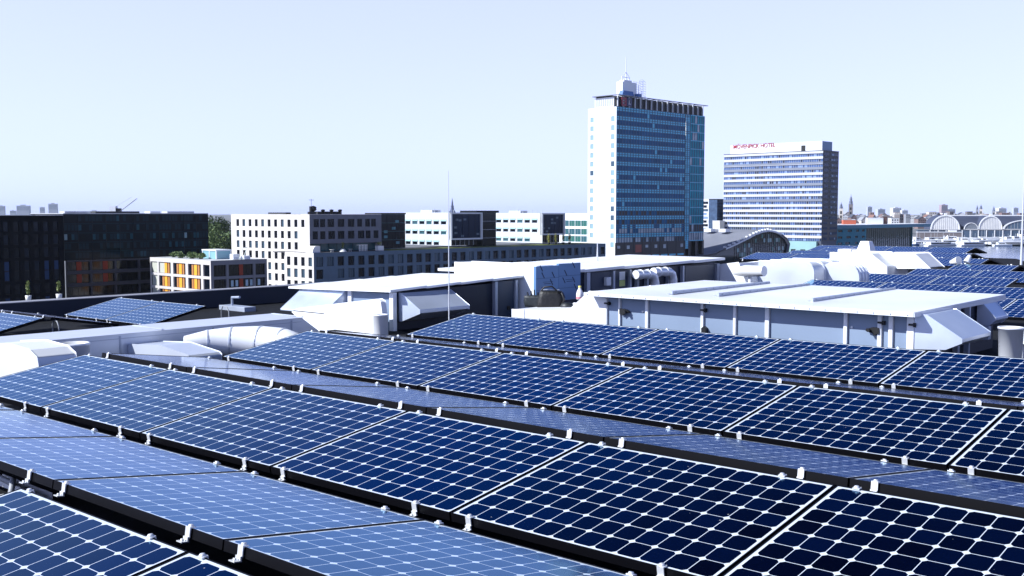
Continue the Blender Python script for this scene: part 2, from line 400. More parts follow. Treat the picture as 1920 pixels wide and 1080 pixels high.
# the housing is a size larger than first measured and sits down on its kerb
S_H = 12/11
scr = MB()
for k in range(24): scr.lathe((X(-8.36+4.14*k/23), -.1935, .752), [(0, -.006), (.008, -.006), (.008, .006), (0, .006)], 6)
scr.build('edge_screws', M_RAIL, h)
h.location = (h.location.x*S_H, h.location.y*S_H, 0)
for ch in [q for c_ in h.children for q in [c_]+list(c_.children)]:
    for v in ch.data.vertices: v.co = Vector((v.co.x*S_H, v.co.y*S_H, v.co.z*S_H-.164))
yF = 12.0
# white sloping duct joined to its left end
p1 = [(963, 582), (1040, 588), (1106, 546), (1140, 549)]
zt = .44
g = MB()
q = [atY(*p, yF+.01) for p in ((962, 580), (1066, 584), (1107, 546), (1137, 549), (1137, 612), (962, 612))]
poly = [(v.x, yF-.015, max(v.z, .2)) for v in q]
g.prism(poly, (0, 1.5, 0))
solo(g, 'duct_casing', M_WHITE, 'white sheet duct with a flat ledge and a sloped end, holding the black bags', 'duct', bevel=.008)
LEDGE = q[0].z

# ---- left plant housing
xR = -12.05; yL = 10.8
h = thing('plant_housing', 'white roofed plant housing with two grey cowls behind the thin lightning rod', 'plant housing', (xR, yL, 0))
L1 = atX(978, 520, xR).y-yL; W1 = 2.35
zr0 = .60; zr1 = .68
g = MB(); g.prism([(-W1, .06, -.4), (-.06, .06, -.4), (-.06, .06, zr0-.02), (-W1, .06, zr0-.02)], (0, L1-.1, .04)); g.build('body', M_SHADENAVY, h)
g = MB(); ns = 4
for i in range(ns):
    ya = -.12+(L1+.1)*i/ns; yb = -.12+(L1+.1)*(i+1)/ns
    za = zr0+(zr1-zr0)*i/ns; zb = zr0+(zr1-zr0)*(i+1)/ns+.012
    g.prism([(-W1-.12, ya, za-.05-.01), (.06, ya, za), (.06, yb, zb), (-W1-.12, yb, zb-.05-.01)], (0, 0, .035))
g.build('roof_sheet', M_WHITE, h)
for (x, y0) in ((-.04, -.02), (-1.02, -.02)):
    MB().box((x-.045, y0, -.4), (x+.045, .058, zr0-.012)).build('post', M_WHITE, h, bevel=.004)
for (a, b_) in ((-.98, -.10), (-W1, -1.08)):
    MB().box((a, .01, -.4), (b_, .058, zr0-.035)).build('panel', M_GREY, h, bevel=.003)
for px in (930, 968):
    y = atX(px, 550, xR).y-yL
    MB().box((-.058, y-.03, -.4), (.012, y+.03, zr1-.035)).build('post', M_RAIL, h)
y0 = atX(930, 550, xR).y-yL; y1 = atX(968, 550, xR).y-yL
MB().box((-.058, y0+.04, -.4), (-.02, y1-.04, zr1-.04)).build('door', mat('shaded_door', (.012, .03, .07), .45), h)  # door colour darkened to hold the shadow on this side
MB().box((-.02, y0+.3, .3-.15), (.0, y0+.36, .36-.15)).build('handle', M_BLACK, h)
# cowl on its right side
def yz(px, py, x): v = atX(px, py, x); return (x-xR, v.y-yL, v.z)
xo = .46
ft = atX(752, 546, xR+.0); tipA = atX(787, 581, xR+xo); tipB = atX(880, 570, xR+xo); bt = atX(752, 604, xR)
ya = ft.y-yL; yb = tipB.y-yL; yc = tipA.y-yL
prof = [(.0, .0, .575), (.05, .0, .575), (xo, .0, tipA.z+.0), (xo, 0, tipA.z-.055), (.05, 0, bt.z+.02), (0, 0, bt.z+.02)]
ys = max(.03, yc)
hood(h, [(a, ys, c) for a, b, c in prof], (0, yb-yc, 0), 'hood', MATS['pale_cowl_sheet'])
hood(h, [(0, ys, -.05), (.12, ys, -.05), (.45, ys, -.25), (.45, ys, -.3), (0, ys, -.3)], (0, .9, 0), 'hood', MATS['pale_cowl_sheet'])
# cowl on the front left
hood(h, [(-1.12, .0, .56), (-1.12, -.45, .24), (-1.12, -.45, .215), (-1.12, 0, .18)], (-1.12, 0, 0), 'hood', MATS['pale_cowl_sheet'])

# ---- white block + far plant housing behind it
v0 = atX(980, 565, xR+.1); v1 = atX(1005, 565, xR+.1)
g = MB(); yb0 = yL+L1-.02
g.prism([(xR-1.6, yb0, -.1), (xR+.55, yb0, -.1), (xR+.36, yb0, atY(978, 495, yb0).z-.02), (xR-1.6, yb0, atY(978, 495, yb0).z-.02)], (0, .45, 0))
solo(g, 'duct_casing', M_WHITE, 'tall white sheet block between the left plant housing and the blue boards', 'duct', bevel=.008)
yB = yb0+.5
far0 = atX(1352, 488, xR).y
h = thing('plant_housing', 'dark sided plant housing with white roof behind the elbow pipes and blue boards', 'plant housing', (xR, yB, 0))
L2 = far0-yB
g = MB(); g.box((-W1, .05, -.1), (-.06, L2-.05, .70)); g.build('body', M_SHADENAVY, h)
g = MB(); ns = 5
for i in range(ns):
    ya_ = -.05+(L2+.1)*i/ns; yb_ = -.05+(L2+.1)*(i+1)/ns
    za = .69+.065*i/ns; zb = .69+.065*(i+1)/ns+.012
    g.prism([(-W1-.15, ya_, za-.0), (.07, ya_, za), (.07, yb_, zb), (-W1-.15, yb_, zb)], (0, 0, .05))
g.build('roof_sheet', M_WHITE, h)
for px in (1103, 1151, 1182, 1196, 1214, 1254, 1281, 1346):
    y = atX(px, 520, xR).y-yB
    wd = .05 if px in (1103, 1346) else .03
    MB().box((-.058, y-wd, -.1), (.012, y+wd, .69)).build('post', M_RAIL, h)
for (pa, pb) in ((1107, 1149), (1153, 1181), (1284, 1343)):
    ya_ = atX(pa, 520, xR).y-yB; yb_ = atX(pb, 520, xR).y-yB
    MB().box((-.058, ya_+.05, -.08), (-.02, yb_-.05, .68)).build('door', mat('shaded_side_door', (.02, .035, .07), .45), h)  # doors painted dark for the shaded side of the housing
ya_ = atX(1138, 527, xR).y-yB; MB().box((-.02, ya_-.07, .42), (.05, ya_+.07, .58)).build('junction_box', M_WHITE, h, bevel=.01)
ya_ = atX(1168, 520, xR).y-yB
MB().box((-.02, ya_-.09, .50), (-.014, ya_+.09, .66)).build('notice', M_WHITE, h)
MB().box((-.02, ya_-.09, .38), (-.014, ya_+.09, .495)).build('notice', mat('yellow_green_notice', (.55, .62, .2), .5), h)
# blue boards
bx = -11.45
ba = atX(1005, 500, bx); bb = atX(1048, 497, bx); bc = atX(1089, 494, bx)
M_FILM = mat('blue_protective_film', (.12, .24, .44), .35, noise=.08, scale=1.5)
M_INK = mat('dark_ink', (.008, .02, .06), .5)
for k, (A, B) in enumerate(((ba, bb), (bb, bc))):
    t = thing('insulation_board', ('left' if k == 0 else 'right')+' one of two blue film-covered boards standing behind the black bags', 'board', (bx, A.y, .30), 0, 'blue film-covered boards')
    wd = B.y-A.y-.008; ht = A.z-.30+(.0 if k == 0 else .02)
    MB().box((-.05, 0, 0), (0, wd, ht)).build('sheet', M_FILM, t)
    ink = MB()
    for r_ in range(5):
        for c_ in range(2):
            yy = wd*(.15+.45*c_+.08*(r_ % 2)); zz = ht*(.12+.2*r_)
            if (r_+c_+k) % 3 == 2: continue
            ink.add([(.002, yy, zz+.06), (.002, yy+.02, zz+.07), (.002, yy+.09, zz-.03), (.002, yy+.07, zz-.04)], [(0, 1, 2, 3)])
    ink.box((0, wd*.3, ht*.55), (.002, wd*.75, ht*.56)); ink.box((0, wd*.35, ht*.50), (.002, wd*.65, ht*.515))
    ink.box((0, 0, ht*.33), (.0015, wd, ht*.337)); ink.box((0, 0, ht*.66), (.0015, wd, ht*.667))
    ink.build('print', M_INK, t)
# bags, bottle
LZ = LEDGE+.002
def bagpt(px, py, y): return atY(px, py, y)
p = atZ(1018, 575, LZ)
M_BAG = mat('black_bag_cloth', (.003, .0032, .004), .55, noise=.3, scale=20, bump=.4)
M_BAG2 = mat('dark_grey_bag_cloth', (.02, .025, .028), .5, noise=.2, scale=20, bump=.3)
def soft_box(sx, sy, sz, taper=.85, seed=1, sub=2):
    bm = bmesh.new(); bmesh.ops.create_cube(bm, size=1)
    bmesh.ops.subdivide_edges(bm, edges=bm.edges[:], cuts=4, use_grid_fill=True)
    rr = random.Random(seed)
    for v in bm.verts:
        k = 1-(1-taper)*(v.co.z+.5)
        n = Vector((v.co.x*k, v.co.y*k, v.co.z))
        l = max(abs(v.co.x), abs(v.co.y), abs(v.co.z))*2
        rnd_ = n.normalized()*.62
        n = n.lerp(rnd_, .22)
        v.co = Vector((n.x*sx, n.y*sy, (n.z+.46)*sz))+Vector((rr.uniform(-1, 1), rr.uniform(-1, 1), 0))*.012*sx
    for f in bm.faces: f.smooth = True
    me = bpy.data.meshes.new('bag_body'); bm.to_mesh(me); bm.free(); return me
SC = 1.0
def scale_at(p): return (p-CAM).dot(FW)/FPX
t = thing('tool_bag', 'black shoulder bag with pale zip on the white ledge, right of the grey bag', 'bag', (p.x+.12, p.y+.05, LZ), R(35))
me = soft_box(.42, .26, .26, .8, 3); me.materials.append(M_BAG); inst('body', me, t)
g = MB(); g.tube([(-.16, -.02, .24), (-.1, -.03, .31), (.02, -.03, .32), (.1, -.02, .25)], .012, 8); g.build('handle', M_BLACK, t)
g = MB(); g.tube([(.17, -.1, .05), (.22, -.14, .12), (.19, -.13, .2), (.15, -.06, .24)], .012, 8); g.build('strap', M_BLACK, t)
g = MB(); g.tube([(-.13, .02, .262), (0, .0, .268), (.13, .02, .262)], .008, 6); g.build('zip', M_RAIL, t)
t = thing('tool_bag', 'dark grey open tool bag at the left end of the white ledge', 'bag', (p.x-.12, p.y-.05, LZ), R(28))
me = soft_box(.30, .2, .18, 1.12, 5); me.materials.append(M_BAG2); inst('body', me, t)
g = MB()
for k in range(5): g.tube([(-.1+.05*k, -.02+.02*(k % 2), .12), (-.12+.055*k, 0, .22+.02*(k % 3))], .012, 6)
g.build('tools', M_BLACK, t)
p2 = atZ(1063, 577, LZ)
t = thing('cap', 'flat dark grey cap lying on the ledge beside the black bag', 'cap', (p2.x, p2.y, LZ), R(10))
g = MB(); g.lathe((0, 0, 0), [(.1, .0), (.105, .03), (.085, .065), (.04, .08), (0, .082)], 16); g.build('crown', M_BAG2, t)
g = MB(); g.prism([(-.07, -.07, .004), (0, -.17, .004), (.07, -.07, .004)], (0, 0, .008)); g.build('brim', M_BAG2, t)
p3 = atZ(1087, 562, LZ)
t = thing('bottle', 'clear white plastic bottle with yellow cap standing by the sloped duct', 'bottle', (p3.x, p3.y, LZ))
g = MB(); g.lathe((0, 0, 0), [(.0, 0), (.052, .0), (.06, .02), (.06, .10), (.045, .15), (.022, .19), (.022, .205)], 16); g.build('body', mat('milky_plastic', (.9, .86, .88), .35), t)
g = MB(); g.lathe((0, 0, .205), [(.026, 0), (.026, .03), (0, .03)], 12); g.build('cap', mat('yellow_cap', (.7, .62, .12), .4), t)
g = MB(); g.lathe((0, 0, .02), [(.0612, 0), (.0612, .03)], 16); g.build('label_band', mat('pink_label', (.7, .25, .3), .5), t)

# elbow pipes on the far housing's side
for k, (pa, pb, py, pyb) in enumerate(((1192, 1222, 515, 536), (1225, 1256, 510, 532))):
    a = atX(pa, py, xR+.25); b_ = atX(pb, py-1, xR+.25); c = atX(pb+5, pyb+3, xR+.25)
    r_ = .085
    mid = [a, a.lerp(b_, .75), b_+Vector((0, -.02, -.01)), b_+Vector((0, .08, -.06)), b_+Vector((0, .12, -.18)), Vector((c.x, b_.y+.12, -.0))]
    g = MB(); g.tube(mid, r_, 16)
    for q in (a.lerp(b_, .3), a.lerp(b_, .72)): g.tube([q-Vector((0, .012, 0)), q+Vector((0, .012, 0))], r_+.012, 16)
    solo(g, 'elbow_pipe', M_ALU, ('left' if k == 0 else 'right')+' one of two white jacketed elbow pipes beside the dark housing', 'pipe', 'white elbow pipes')

# ---- left: parapet wall and ducts
xw = -12.2
zt = .305; ztb = .30
g = MB(); yE = atX(567, 598, xw).y; yE2 = atX(597, 620, xw).y
g.prism([(xw, -6, -.02), (xw, yE2, -.02), (xw, yE2, .11), (xw, yE, zt), (xw, -6, zt)], (-.55, 0, 0))
t = thing('parapet', 'grey sheet-clad parapet running up the roof behind the silver ducts', 'parapet', (0, 0, 0))
o = g.build('upstand', M_GALV, t)
g = MB()
for px_ in (225, 400, 547): yj = atX(px_, 640, xw).y; g.box((xw+.0005, yj-.012, 0), (xw+.006, yj+.012, zt-.015))
g.box((xw+.0005, -6, zt-.05), (xw+.004, yE-.02, zt-.042))
g.build('sheet_joint', M_RAIL, t)
g = MB(); n = 7
for i in range(n):
    y0 = -6+(yE+6)*i/n; y1 = -6+(yE+6)*(i+1)/n-.006
    g.prism([(xw+.02, y0, zt+.002), (xw+.02, y1, zt+.002), (xw-.72, y1, zt+.012), (xw-.72, y0, zt+.012)], (0, 0, .012))
    g.box((xw-.70, y1-.02, zt+.024), (xw+.018, y1+.02, zt+.030))
g.build('coping', mat('pale_coping', (.66, .69, .75), .38, .35, noise=.06), t)
# ducts
ya = 4.77; a1 = atX(67, 668, -10.7); a2 = atX(142, 663, -10.7)
g = MB(); pr_ = [(-12.0, .36), (-11.35, .42), (-10.86, .40), (-10.70, .34), (-10.66, .2), (-10.66, 0), (-12.0, 0)]
g.prism([(x, ya, z) for x, z in pr_], (0, a2.y-ya, 0))
solo(g, 'box_duct', M_ALU, 'shiny silver box duct at the left picture edge, below the parapet', 'duct', bevel=.012)
vc = atX(138, 655, -11.2)
g = MB(); g.lathe((vc.x, vc.y, 0), [(.165, 0), (.165, .36), (.172, .365), (.172, .385), (.150, .39), (.15, .30), (0, .30)], 28)
solo(g, 'vent_pipe', M_ALU, 'short round silver vent pipe standing in front of the grey parapet', 'vent pipe')
b0 = atX(357, 664, -10.8)
g = MB(); g.prism([(-12.18, 6.56, .0), (-12.18, 6.56, .18), (-11.45, 6.56, .225), (-10.84, 6.56, .165), (-10.80, 6.56, .14), (-10.80, 6.56, 0)], (0, .42, 0))
solo(g, 'box_duct', M_GALV, 'silver box duct with a sloped nose beside the pale panel row', 'duct', bevel=.01)
c0 = atX(345, 632, -11.55); c1 = atX(400, 628, -11.4); c2 = atX(480, 640, -11.05)
pts = [Vector((-11.7, 7.05, .16)), Vector((-11.6, 7.3, .18)), Vector((-11.45, 7.55, .18)), Vector((-11.2, 7.8, .17)), Vector((-10.95, 7.95, .15)), Vector((-10.75, 8.02, .12)), Vector((-10.7, 8.04, -.02))]
g = MB(); g.tube(pts, [.12, .16, .19, .21, .21, .19, .17], 20)
for q, q2, r_ in ((pts[1], pts[2], .165), (pts[2], pts[3], .196), (pts[3], pts[4], .216), (pts[4], pts[5], .214)):
    d_ = (q2-q).normalized(); g.tube([q-d_*.010, q+d_*.010], r_, 20, 1)
solo(g, 'round_duct', [M_WHITE, M_GALV], 'bright rounded insulated duct bending down in front of the grey parapet', 'duct')
# white wedge + pipe in front of the left housing
yw = 10.35
q = [atY(*p, yw) for p in ((548, 585), (556, 579), (707, 561.5), (713, 566), (716, 590), (716, 632), (597, 632))]
g = MB(); g.prism([(v.x, yw, v.z) for v in q], (0, .10, 0))
solo(g, 'duct_casing', M_WHITE, 'white sloping duct casing between the parapet end and the left housing', 'duct', bevel=.01)
v = atY(714, 625, 9.9); 
g = MB(); zt_ = atY(714, 592, 9.9).z; g.lathe((v.x, v.y, 0), [(.105, -.1), (.105, zt_), (.11, zt_+.004), (.11, zt_+.02), (.09, zt_+.02), (.09, zt_-.1), (0, zt_-.1)], 24)
solo(g, 'vent_pipe', M_ALU, 'short silver vent pipe at the corner post of the left housing', 'vent pipe')

# ---- middle ducts behind the right housing
yD = 20.3
def P(px, py, y=yD): return atY(px, py, y)
q = [P(1350, 545), P(1350, 497), P(1384, 493), P(1402, 545)]
g = MB(); g.prism([(v.x, yD, v.z) for v in q], (0, 1.2, 0)); solo(g, 'duct_casing', M_WHITE, 'white end casing left of the fat silver elbow, behind the roof channels', 'duct', bevel=.02)
a = P(1376, 511); b_ = P(1425, 508)
g = MB(); g.tube([a+Vector((0, .1, 0)), a.lerp(b_, .4)+Vector((0, .05, .02)), b_+Vector((.1, 0, 0))], [.11, .125, .11], 18)
g.tube([a.lerp(b_, .55)+Vector((0, .1, 0)), a.lerp(b_, .55)+Vector((0, .1, -.45))], .05, 10)
solo(g, 'round_duct', M_ALU, 'short fat silver pipe joining two white casings, behind the roof channels', 'duct')
def roundbox(pxa, pxb, pyt, pyb, y, depth, rad, m, label, side='r'):
    A = P(pxa, pyb, y); B = P(pxb, pyb, y); T = P((pxa+pxb)/2, pyt, y).z
    x0, x1, zb, zt = A.x, B.x, -.0, T
    poly = [(x0, y, zb)]
    if side == 'l':
        for k in range(7):
            a_ = math.pi-k*math.pi/12; poly.append((x0+rad+rad*math.cos(a_), y, zt-rad+rad*math.sin(a_)))
        for k in range(7):
            a_ = math.pi/2-k*math.pi/12; poly.append((x1-rad+rad*math.cos(a_), y, zt-rad+rad*math.sin(a_)))
        poly.append((x1, y, zb))
    else:
        poly.append((x0, y, zt))
        for k in range(7):
            a_ = math.pi/2-k*math.pi/12; poly.append((x1-rad+rad*math.cos(a_), y, zt-rad+rad*math.sin(a_)))
        poly.append((x1, y, zb))
    g = MB(); g.prism(poly, (0, depth, 0))
    xm = (x0+x1)/2
    for yy in (.0, .33, .66, 1.0):
        ya_ = y+(depth-.03)*yy-.004*(yy == 0)
        g.prism([(xm+(px_-xm)*1.016, ya_, pz_*1.012) for px_, _, pz_ in poly], (0, .03, 0), 1)
    return solo(g, 'box_duct', [m, M_GALV], label, 'duct', bevel=.008)
roundbox(1423, 1525, 491, 530, yD+.6, 1.6, .22, M_ALU, 'large white silver duct with a rounded right shoulder behind the housing roof')
roundbox(1536, 1610, 494, 523, yD+1.2, .5, .3, M_ALU, 'white silver duct with rounded left shoulder above the top panel row', 'l')
yE_ = 27.0
q = [P(1557, 520, yE_), P(1557, 474, yE_), P(1632, 476, yE_), P(1662, 500, yE_), P(1662, 520, yE_)]
g = MB(); g.prism([(v.x, yE_, v.z) for v in q], (0, 1.4, 0)); solo(g, 'duct_casing', M_WHITE, 'tall white duct casing with a slanted blue-grey end below the pyramid vent', 'duct', bevel=.02)
yE_ = 27.6
q = [P(1650, 503, yE_), P(1650, 476, yE_), P(1714, 476, yE_), P(1742, 502, yE_)]
g = MB(); g.prism([(v.x, yE_, v.z) for v in q], (0, 1.0, 0)); solo(g, 'duct_casing', M_WHITE, 'white trapezoid duct casing at the left end of the far panel rows', 'duct', bevel=.02)
a = P(1545, 506, 21.2); 
q = [P(1590, 512, 23.5), P(1600, 500, 23.5), P(1612, 499, 23.5), P(1624, 510, 23.5)]
g = MB(); g.prism([(v.x, 23.5, v.z) for v in q], (0, .8, -.25)); solo(g, 'duct_casing', M_ALU, 'low silver duct lying in front of the white trapezoid casings', 'duct', bevel=.02)
yP = 30.5
c = P(1624, 476, yP); tz = P(1622, 452, yP).z
def frust(g, c, wb, wt, zb, zt_, dyb=None):
    vs_ = []
    for (w_, z) in ((wb, zb), (wt, zt_)):
        vs_ += [(c.x-w_, c.y-w_, z), (c.x+w_, c.y-w_, z), (c.x+w_, c.y+w_, z), (c.x-w_, c.y+w_, z)]
    g.add(vs_, [(3, 2, 1, 0), (4, 5, 6, 7), (0, 1, 5, 4), (1, 2, 6, 5), (2, 3, 7, 6), (3, 0, 4, 7)])
t = thing('roof_vent', 'white pyramid-shaped roof vent in front of the teal building', 'roof vent', (c.x, c.y, 0))
g = MB(); frust(g, Vector((0, 0, 0)), .30, .13, .35, tz); g.build('cowl', M_WHITE, t, bevel=.01)
g = MB(); frust(g, Vector((0, 0, 0)), .32, .32, 0, .347); g.build('base', M_WHITE, t, bevel=.01)
g = MB(); g.box((-.75, -.3, 0), (-.34, .2, P(1605, 467, yP).z)); g.build('side_duct', M_WHITE, t, bevel=.01)
# bird-like small vent on panel row
c = atZ(1812, 492, .45)
g = MB(); g.tube([c, c+Vector((.05, .1, .18))], [.09, .05], 10); g.tube([c+Vector((-.45, .1, -.02)), c+Vector((-.2, .0, .05))], [.05, .12], 10)
solo(g, 'roof_vent', M_WHITE, 'small white slanted vent stub standing between the far panel rows', 'roof vent')

# right edge pipe and rail
v = atY(1895, 640, 11.6); zt_ = atY(1895, 613, 11.6).z
g = MB(); g.lathe((v.x, v.y, 0), [(.10, 0), (.122, zt_-.02), (.128, zt_-.02), (.128, zt_), (.112, zt_), (.11, zt_-.2), (0, zt_-.2)], 28)
solo(g, 'vent_pipe', M_ALU, 'round aluminium flue right of the cowl at the right picture edge', 'vent pipe')
g = MB(); z_ = atY(1865, 625, 13).z
g.box((-4.0, 13.0, z_-.06), (0.5, 13.1, z_+.05)); g.box((-4, 13.0, z_-.1), (.5, 13.25, z_-.062))
for k in range(4): g.box((-3.8+1.3*k, 13.02, 0), (-3.74+1.3*k, 13.08, z_-.1))
solo(g, 'roof_rail', M_WHITE, 'white horizontal roof beam passing behind the aluminium flue', 'beam')
# lightning rods
def rod(base, top, r0, label):
    t = thing('lightning_rod', label, 'lightning rod', base)
    g = MB(); hh = top-base.z; g.tube([(0, 0, 0), (0, 0, hh*.45), (0, 0, hh)], [r0, r0*.7, r0*.35], 10); g.build('mast', M_CLAMP, t)
    g = MB(); g.lathe((0, 0, -.02), [(.12, -.06), (.12, .02), (.04, .05), (0, .05)], 14); g.build('foot', M_RAIL, t)
b0 = atZ(842, 622, .05); rod(b0, b0.z+(322-622)/-FPX*(b0-CAM).dot(FW), .0105, 'tall thin lightning rod standing before the left plant housing')
b0 = atZ(1914, 516, .1); rod(b0, b0.z+(330-516)/-FPX*(b0-CAM).dot(FW), .035, 'tall white lightning rod at the right picture edge before the harbour')
b0 = atX(1120, 494, -13.4); rod(b0, b0.z+(452-494)/-FPX*(b0-CAM).dot(FW), .02, 'short white rod on the far housing roof before the white tower')
# conduit end beside the corner row
p = atZ(22, 912, .16)
t = thing('conduit', 'grey conduit elbow and cable tray beside the corner panels at bottom left', 'conduit', (p.x, p.y, 0))
MB().tube([(-.5, .1, .13), (-.1, .05, .15), (.02, .0, .2), (.06, -.03, .14), (.08, -.05, 0)], .018, 10).build('pipe', M_CABLE, t)
g = MB(); g.box((-.6, .12, .06), (.1, .2, .068)); g.box((-.6, .12, .069), (.1, .126, .10)); g.box((-.6, .194, .069), (.1, .2, .10)); g.build('cable_tray', M_CLAMP, t)
g = MB(); g.box((-.02, -.1, 0), (.08, -.04, .12)); g.build('bracket', M_CLAMP, t)
# cable loops of the lower roof arrays
def loop(p, hh, wd, label):
    g = MB(); pts = [p+Vector((-wd, 0, -hh)), p+Vector((-wd, 0, -.08)), p+Vector((-wd*.6, 0, 0)), p+Vector((wd*.5, 0, -.02)), p+Vector((wd, 0, -.1)), p+Vector((wd*1.05, 0, -hh))]
    g.tube(pts, .011, 8); solo(g, 'cable_loop', M_CABLE, label, 'cable', 'cable loops under the left arrays')
loop(atY(422, 574, 10.9), .4, .12, 'thin grey cable loop under the raised corner of the two-panel pale tent')
loop(atY(104, 600, 7.9), .4, .11, 'thin grey cable loop under the half-cut pale tent at left')
g = MB(); v = atZ(445, 580, -.38); g.box((v.x-.5, v.y-.15, -.42), (v.x+.5, v.y+.15, -.30)); g.tube([(v.x-.2, v.y, -.3), (v.x-.2, v.y, -.12), (v.x+.1, v.y, -.1)], .03, 8)
solo(g, 'roof_box', M_RAIL, 'grey equipment box lying on the dark roof behind the pale tent', 'box', bevel=.01)
# parapet of the lower roof
g = MB(); g.box((-21.9, -8, -.42), (-21.62, 33, -.02)); 
t = thing('parapet', 'dark navy roof-edge parapet behind the pale tents at left', 'parapet', (0, 0, 0))
g.build('upstand', mat('navy_parapet', (.012, .018, .035), .6, noise=.1), t)
MB().box((-21.94, -8, -.018), (-21.58, 33, .0)).build('coping', mat('grey_coping', (.25, .25, .27), .5), t)

# ================================================================== CITY
GLASS_P = dict(rough=.08, spec=.6)
M_GL = mat('dark_window_glass', (.003, .006, .013), .07, spec=.22)
M_GL2 = mat('lit_window_glass', (.05, .09, .13), .1, spec=.4)
M_GL3 = mat('teal_window_glass', (.03, .10, .12), .1, spec=.6)
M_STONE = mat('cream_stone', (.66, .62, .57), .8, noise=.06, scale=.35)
M_SHADESTONE = mat('shaded_cream_stone', (.15, .155, .18), .8, noise=.1, scale=.3)  # darker copy of the cream stone, shade of the unlit face in its colour
M_FRM = mat('dark_window_frame', (.008, .010, .014), .5, spec=.2)
M_LFRM = mat('light_window_frame', (.5, .52, .55), .5)
M_CONC = mat('pale_concrete', (.60, .56, .53), .8, noise=.07, scale=.5)
M_ROOFD = mat('dark_flat_roof', (.05, .052, .058), .9, noise=.2, scale=.3)
M_ROOFL = mat('pale_flat_roof', (.5, .51, .53), .85, noise=.1, scale=.3)
M_PANELW = mat('white_facade_panel', (.78, .79, .80), .5, noise=.03, scale=.2)
M_SEDUM = mat('sedum', (.14, .17, .035), .9, noise=.4, scale=.8)
WIN = {}
def win_mesh(wd, ht, glass, frame=None, bars=1, fw=.07):
    frame = frame or M_FRM
    key = (round(wd, 2), round(ht, 2), glass.name, frame.name, bars)
    if key in WIN: return WIN[key]
    g = MB(); g.quad((-wd/2, 0, 0), (wd/2, 0, 0), (wd/2, 0, ht), (-wd/2, 0, ht), 0)
    for (a, b_) in (((-wd/2, -.05, 0), (wd/2, -.004, fw)), ((-wd/2, -.05, ht-fw), (wd/2, -.004, ht)), ((-wd/2, -.05, fw), (-wd/2+fw, -.004, ht-fw)), ((wd/2-fw, -.05, fw), (wd/2, -.004, ht-fw))): g.box(a, b_, 1)
    for k in range(1, bars+1):
        x = -wd/2+wd*k/(bars+1) if bars != 1 else -wd*.12
        g.box((x-fw*.35, -.045, fw), (x+fw*.35, -.004, ht-fw), 1)
    WIN[key] = g.mesh('window', [glass, frame]); return WIN[key]
class Bld:
    """local frame: corner at origin, X runs right and away, Y runs left and away, Z up from the ground"""
    def __init__(s, name, label, cat, px, d, group=None, ang=0.):
        s.px, s.d = px, d
        p = far(px, d, GZ); s.t = thing(name, label, cat, p, E1ROT+ang, group); s.p = p
        s.nwin = 0
    def h(s, py, extra=0.): return hz(py, s.d+extra)-GZ
    def facade(s, g, face, off, u0, u1, z0, z1, ops, depth=.3, mi=0, glass=M_GL, frame=None, bars=1, rev=None, windows=True, glasses=None, dark=.12):
        """face 'r': plane y=off facing -Y, u along X; face 'l': plane x=off facing -X, u along Y"""
        if face == 'r': Pt = lambda u, z, k=0.: (u, off+k, z)
        else: Pt = lambda u, z, k=0.: (off+k, u, z)
        us = sorted(set([u0, u1]+[o for a in ops for o in a[:2]])); zs = sorted(set([z0, z1]+[o for a in ops for o in a[2:4]]))
        for i in range(len(us)-1):
            for j in range(len(zs)-1):
                uc = (us[i]+us[i+1])/2; zc = (zs[j]+zs[j+1])/2
                if any(a[0] < uc < a[1] and a[2] < zc < a[3] for a in ops): continue
                g.quad(Pt(us[i], zs[j]), Pt(us[i+1], zs[j]), Pt(us[i+1], zs[j+1]), Pt(us[i], zs[j+1]), mi)
        for a in ops:
            A, B, Z0, Z1 = a[:4]
            g.quad(Pt(A, Z0), Pt(B, Z0), Pt(B, Z0, depth), Pt(A, Z0, depth), mi); g.quad(Pt(A, Z1), Pt(B, Z1), Pt(B, Z1, depth), Pt(A, Z1, depth), mi)
            g.quad(Pt(A, Z0), Pt(A, Z1), Pt(A, Z1, depth), Pt(A, Z0, depth), mi); g.quad(Pt(B, Z0), Pt(B, Z1), Pt(B, Z1, depth), Pt(B, Z0, depth), mi)
            if windows:
                gl = rnd.choice(glasses) if glasses else glass
                me = win_mesh(B-A, Z1-Z0, gl, frame, bars)
                if face == 'r': M = Matrix.Translation(((A+B)/2, off+depth-.01, Z0))
                else: M = Matrix.Translation((off+depth-.01, (A+B)/2, Z0)) @ Matrix.Rotation(-math.pi/2, 4, 'Z')
                inst('window', me, s.t, M=M)
def body(g, x0, y0, x1, y1, z0, z1, mi=0, skip=''):
    """walls without the faces named in skip (r, l) plus roof"""
    if 'r' not in skip: g.quad((x0, y0, z0), (x1, y0, z0), (x1, y0, z1), (x0, y0, z1), mi)
    if 'l' not in skip: g.quad((x0, y1, z0), (x0, y0, z0), (x0, y0, z1), (x0, y1, z1), mi)
    g.quad((x1, y0, z0), (x1, y1, z0), (x1, y1, z1), (x1, y0, z1), mi); g.quad((x1, y1, z0), (x0, y1, z0), (x0, y1, z1), (x1, y1, z1), mi)
def roof_slab(t, x0, y0, x1, y1, z, m, par=0., mpar=None, name='roof'):
    g = MB(); g.box((x0+.02, y0+.02, z-.3), (x1-.02, y1-.02, z-.05-par))
    if par:
        w_ = .35
        for a, b_ in (((x0, y0), (x1, y0+w_)), ((x0, y1-w_), (x1, y1)), ((x0, y0+w_), (x0+w_, y1-w_)), ((x1-w_, y0+w_), (x1, y1-w_))):
            g.box((a[0]-.05, a[1]-.05, z+.002), (b_[0]+.05, b_[1]+.05, z+.12), 1)
    return g.build(name, [m, mpar or m], t)

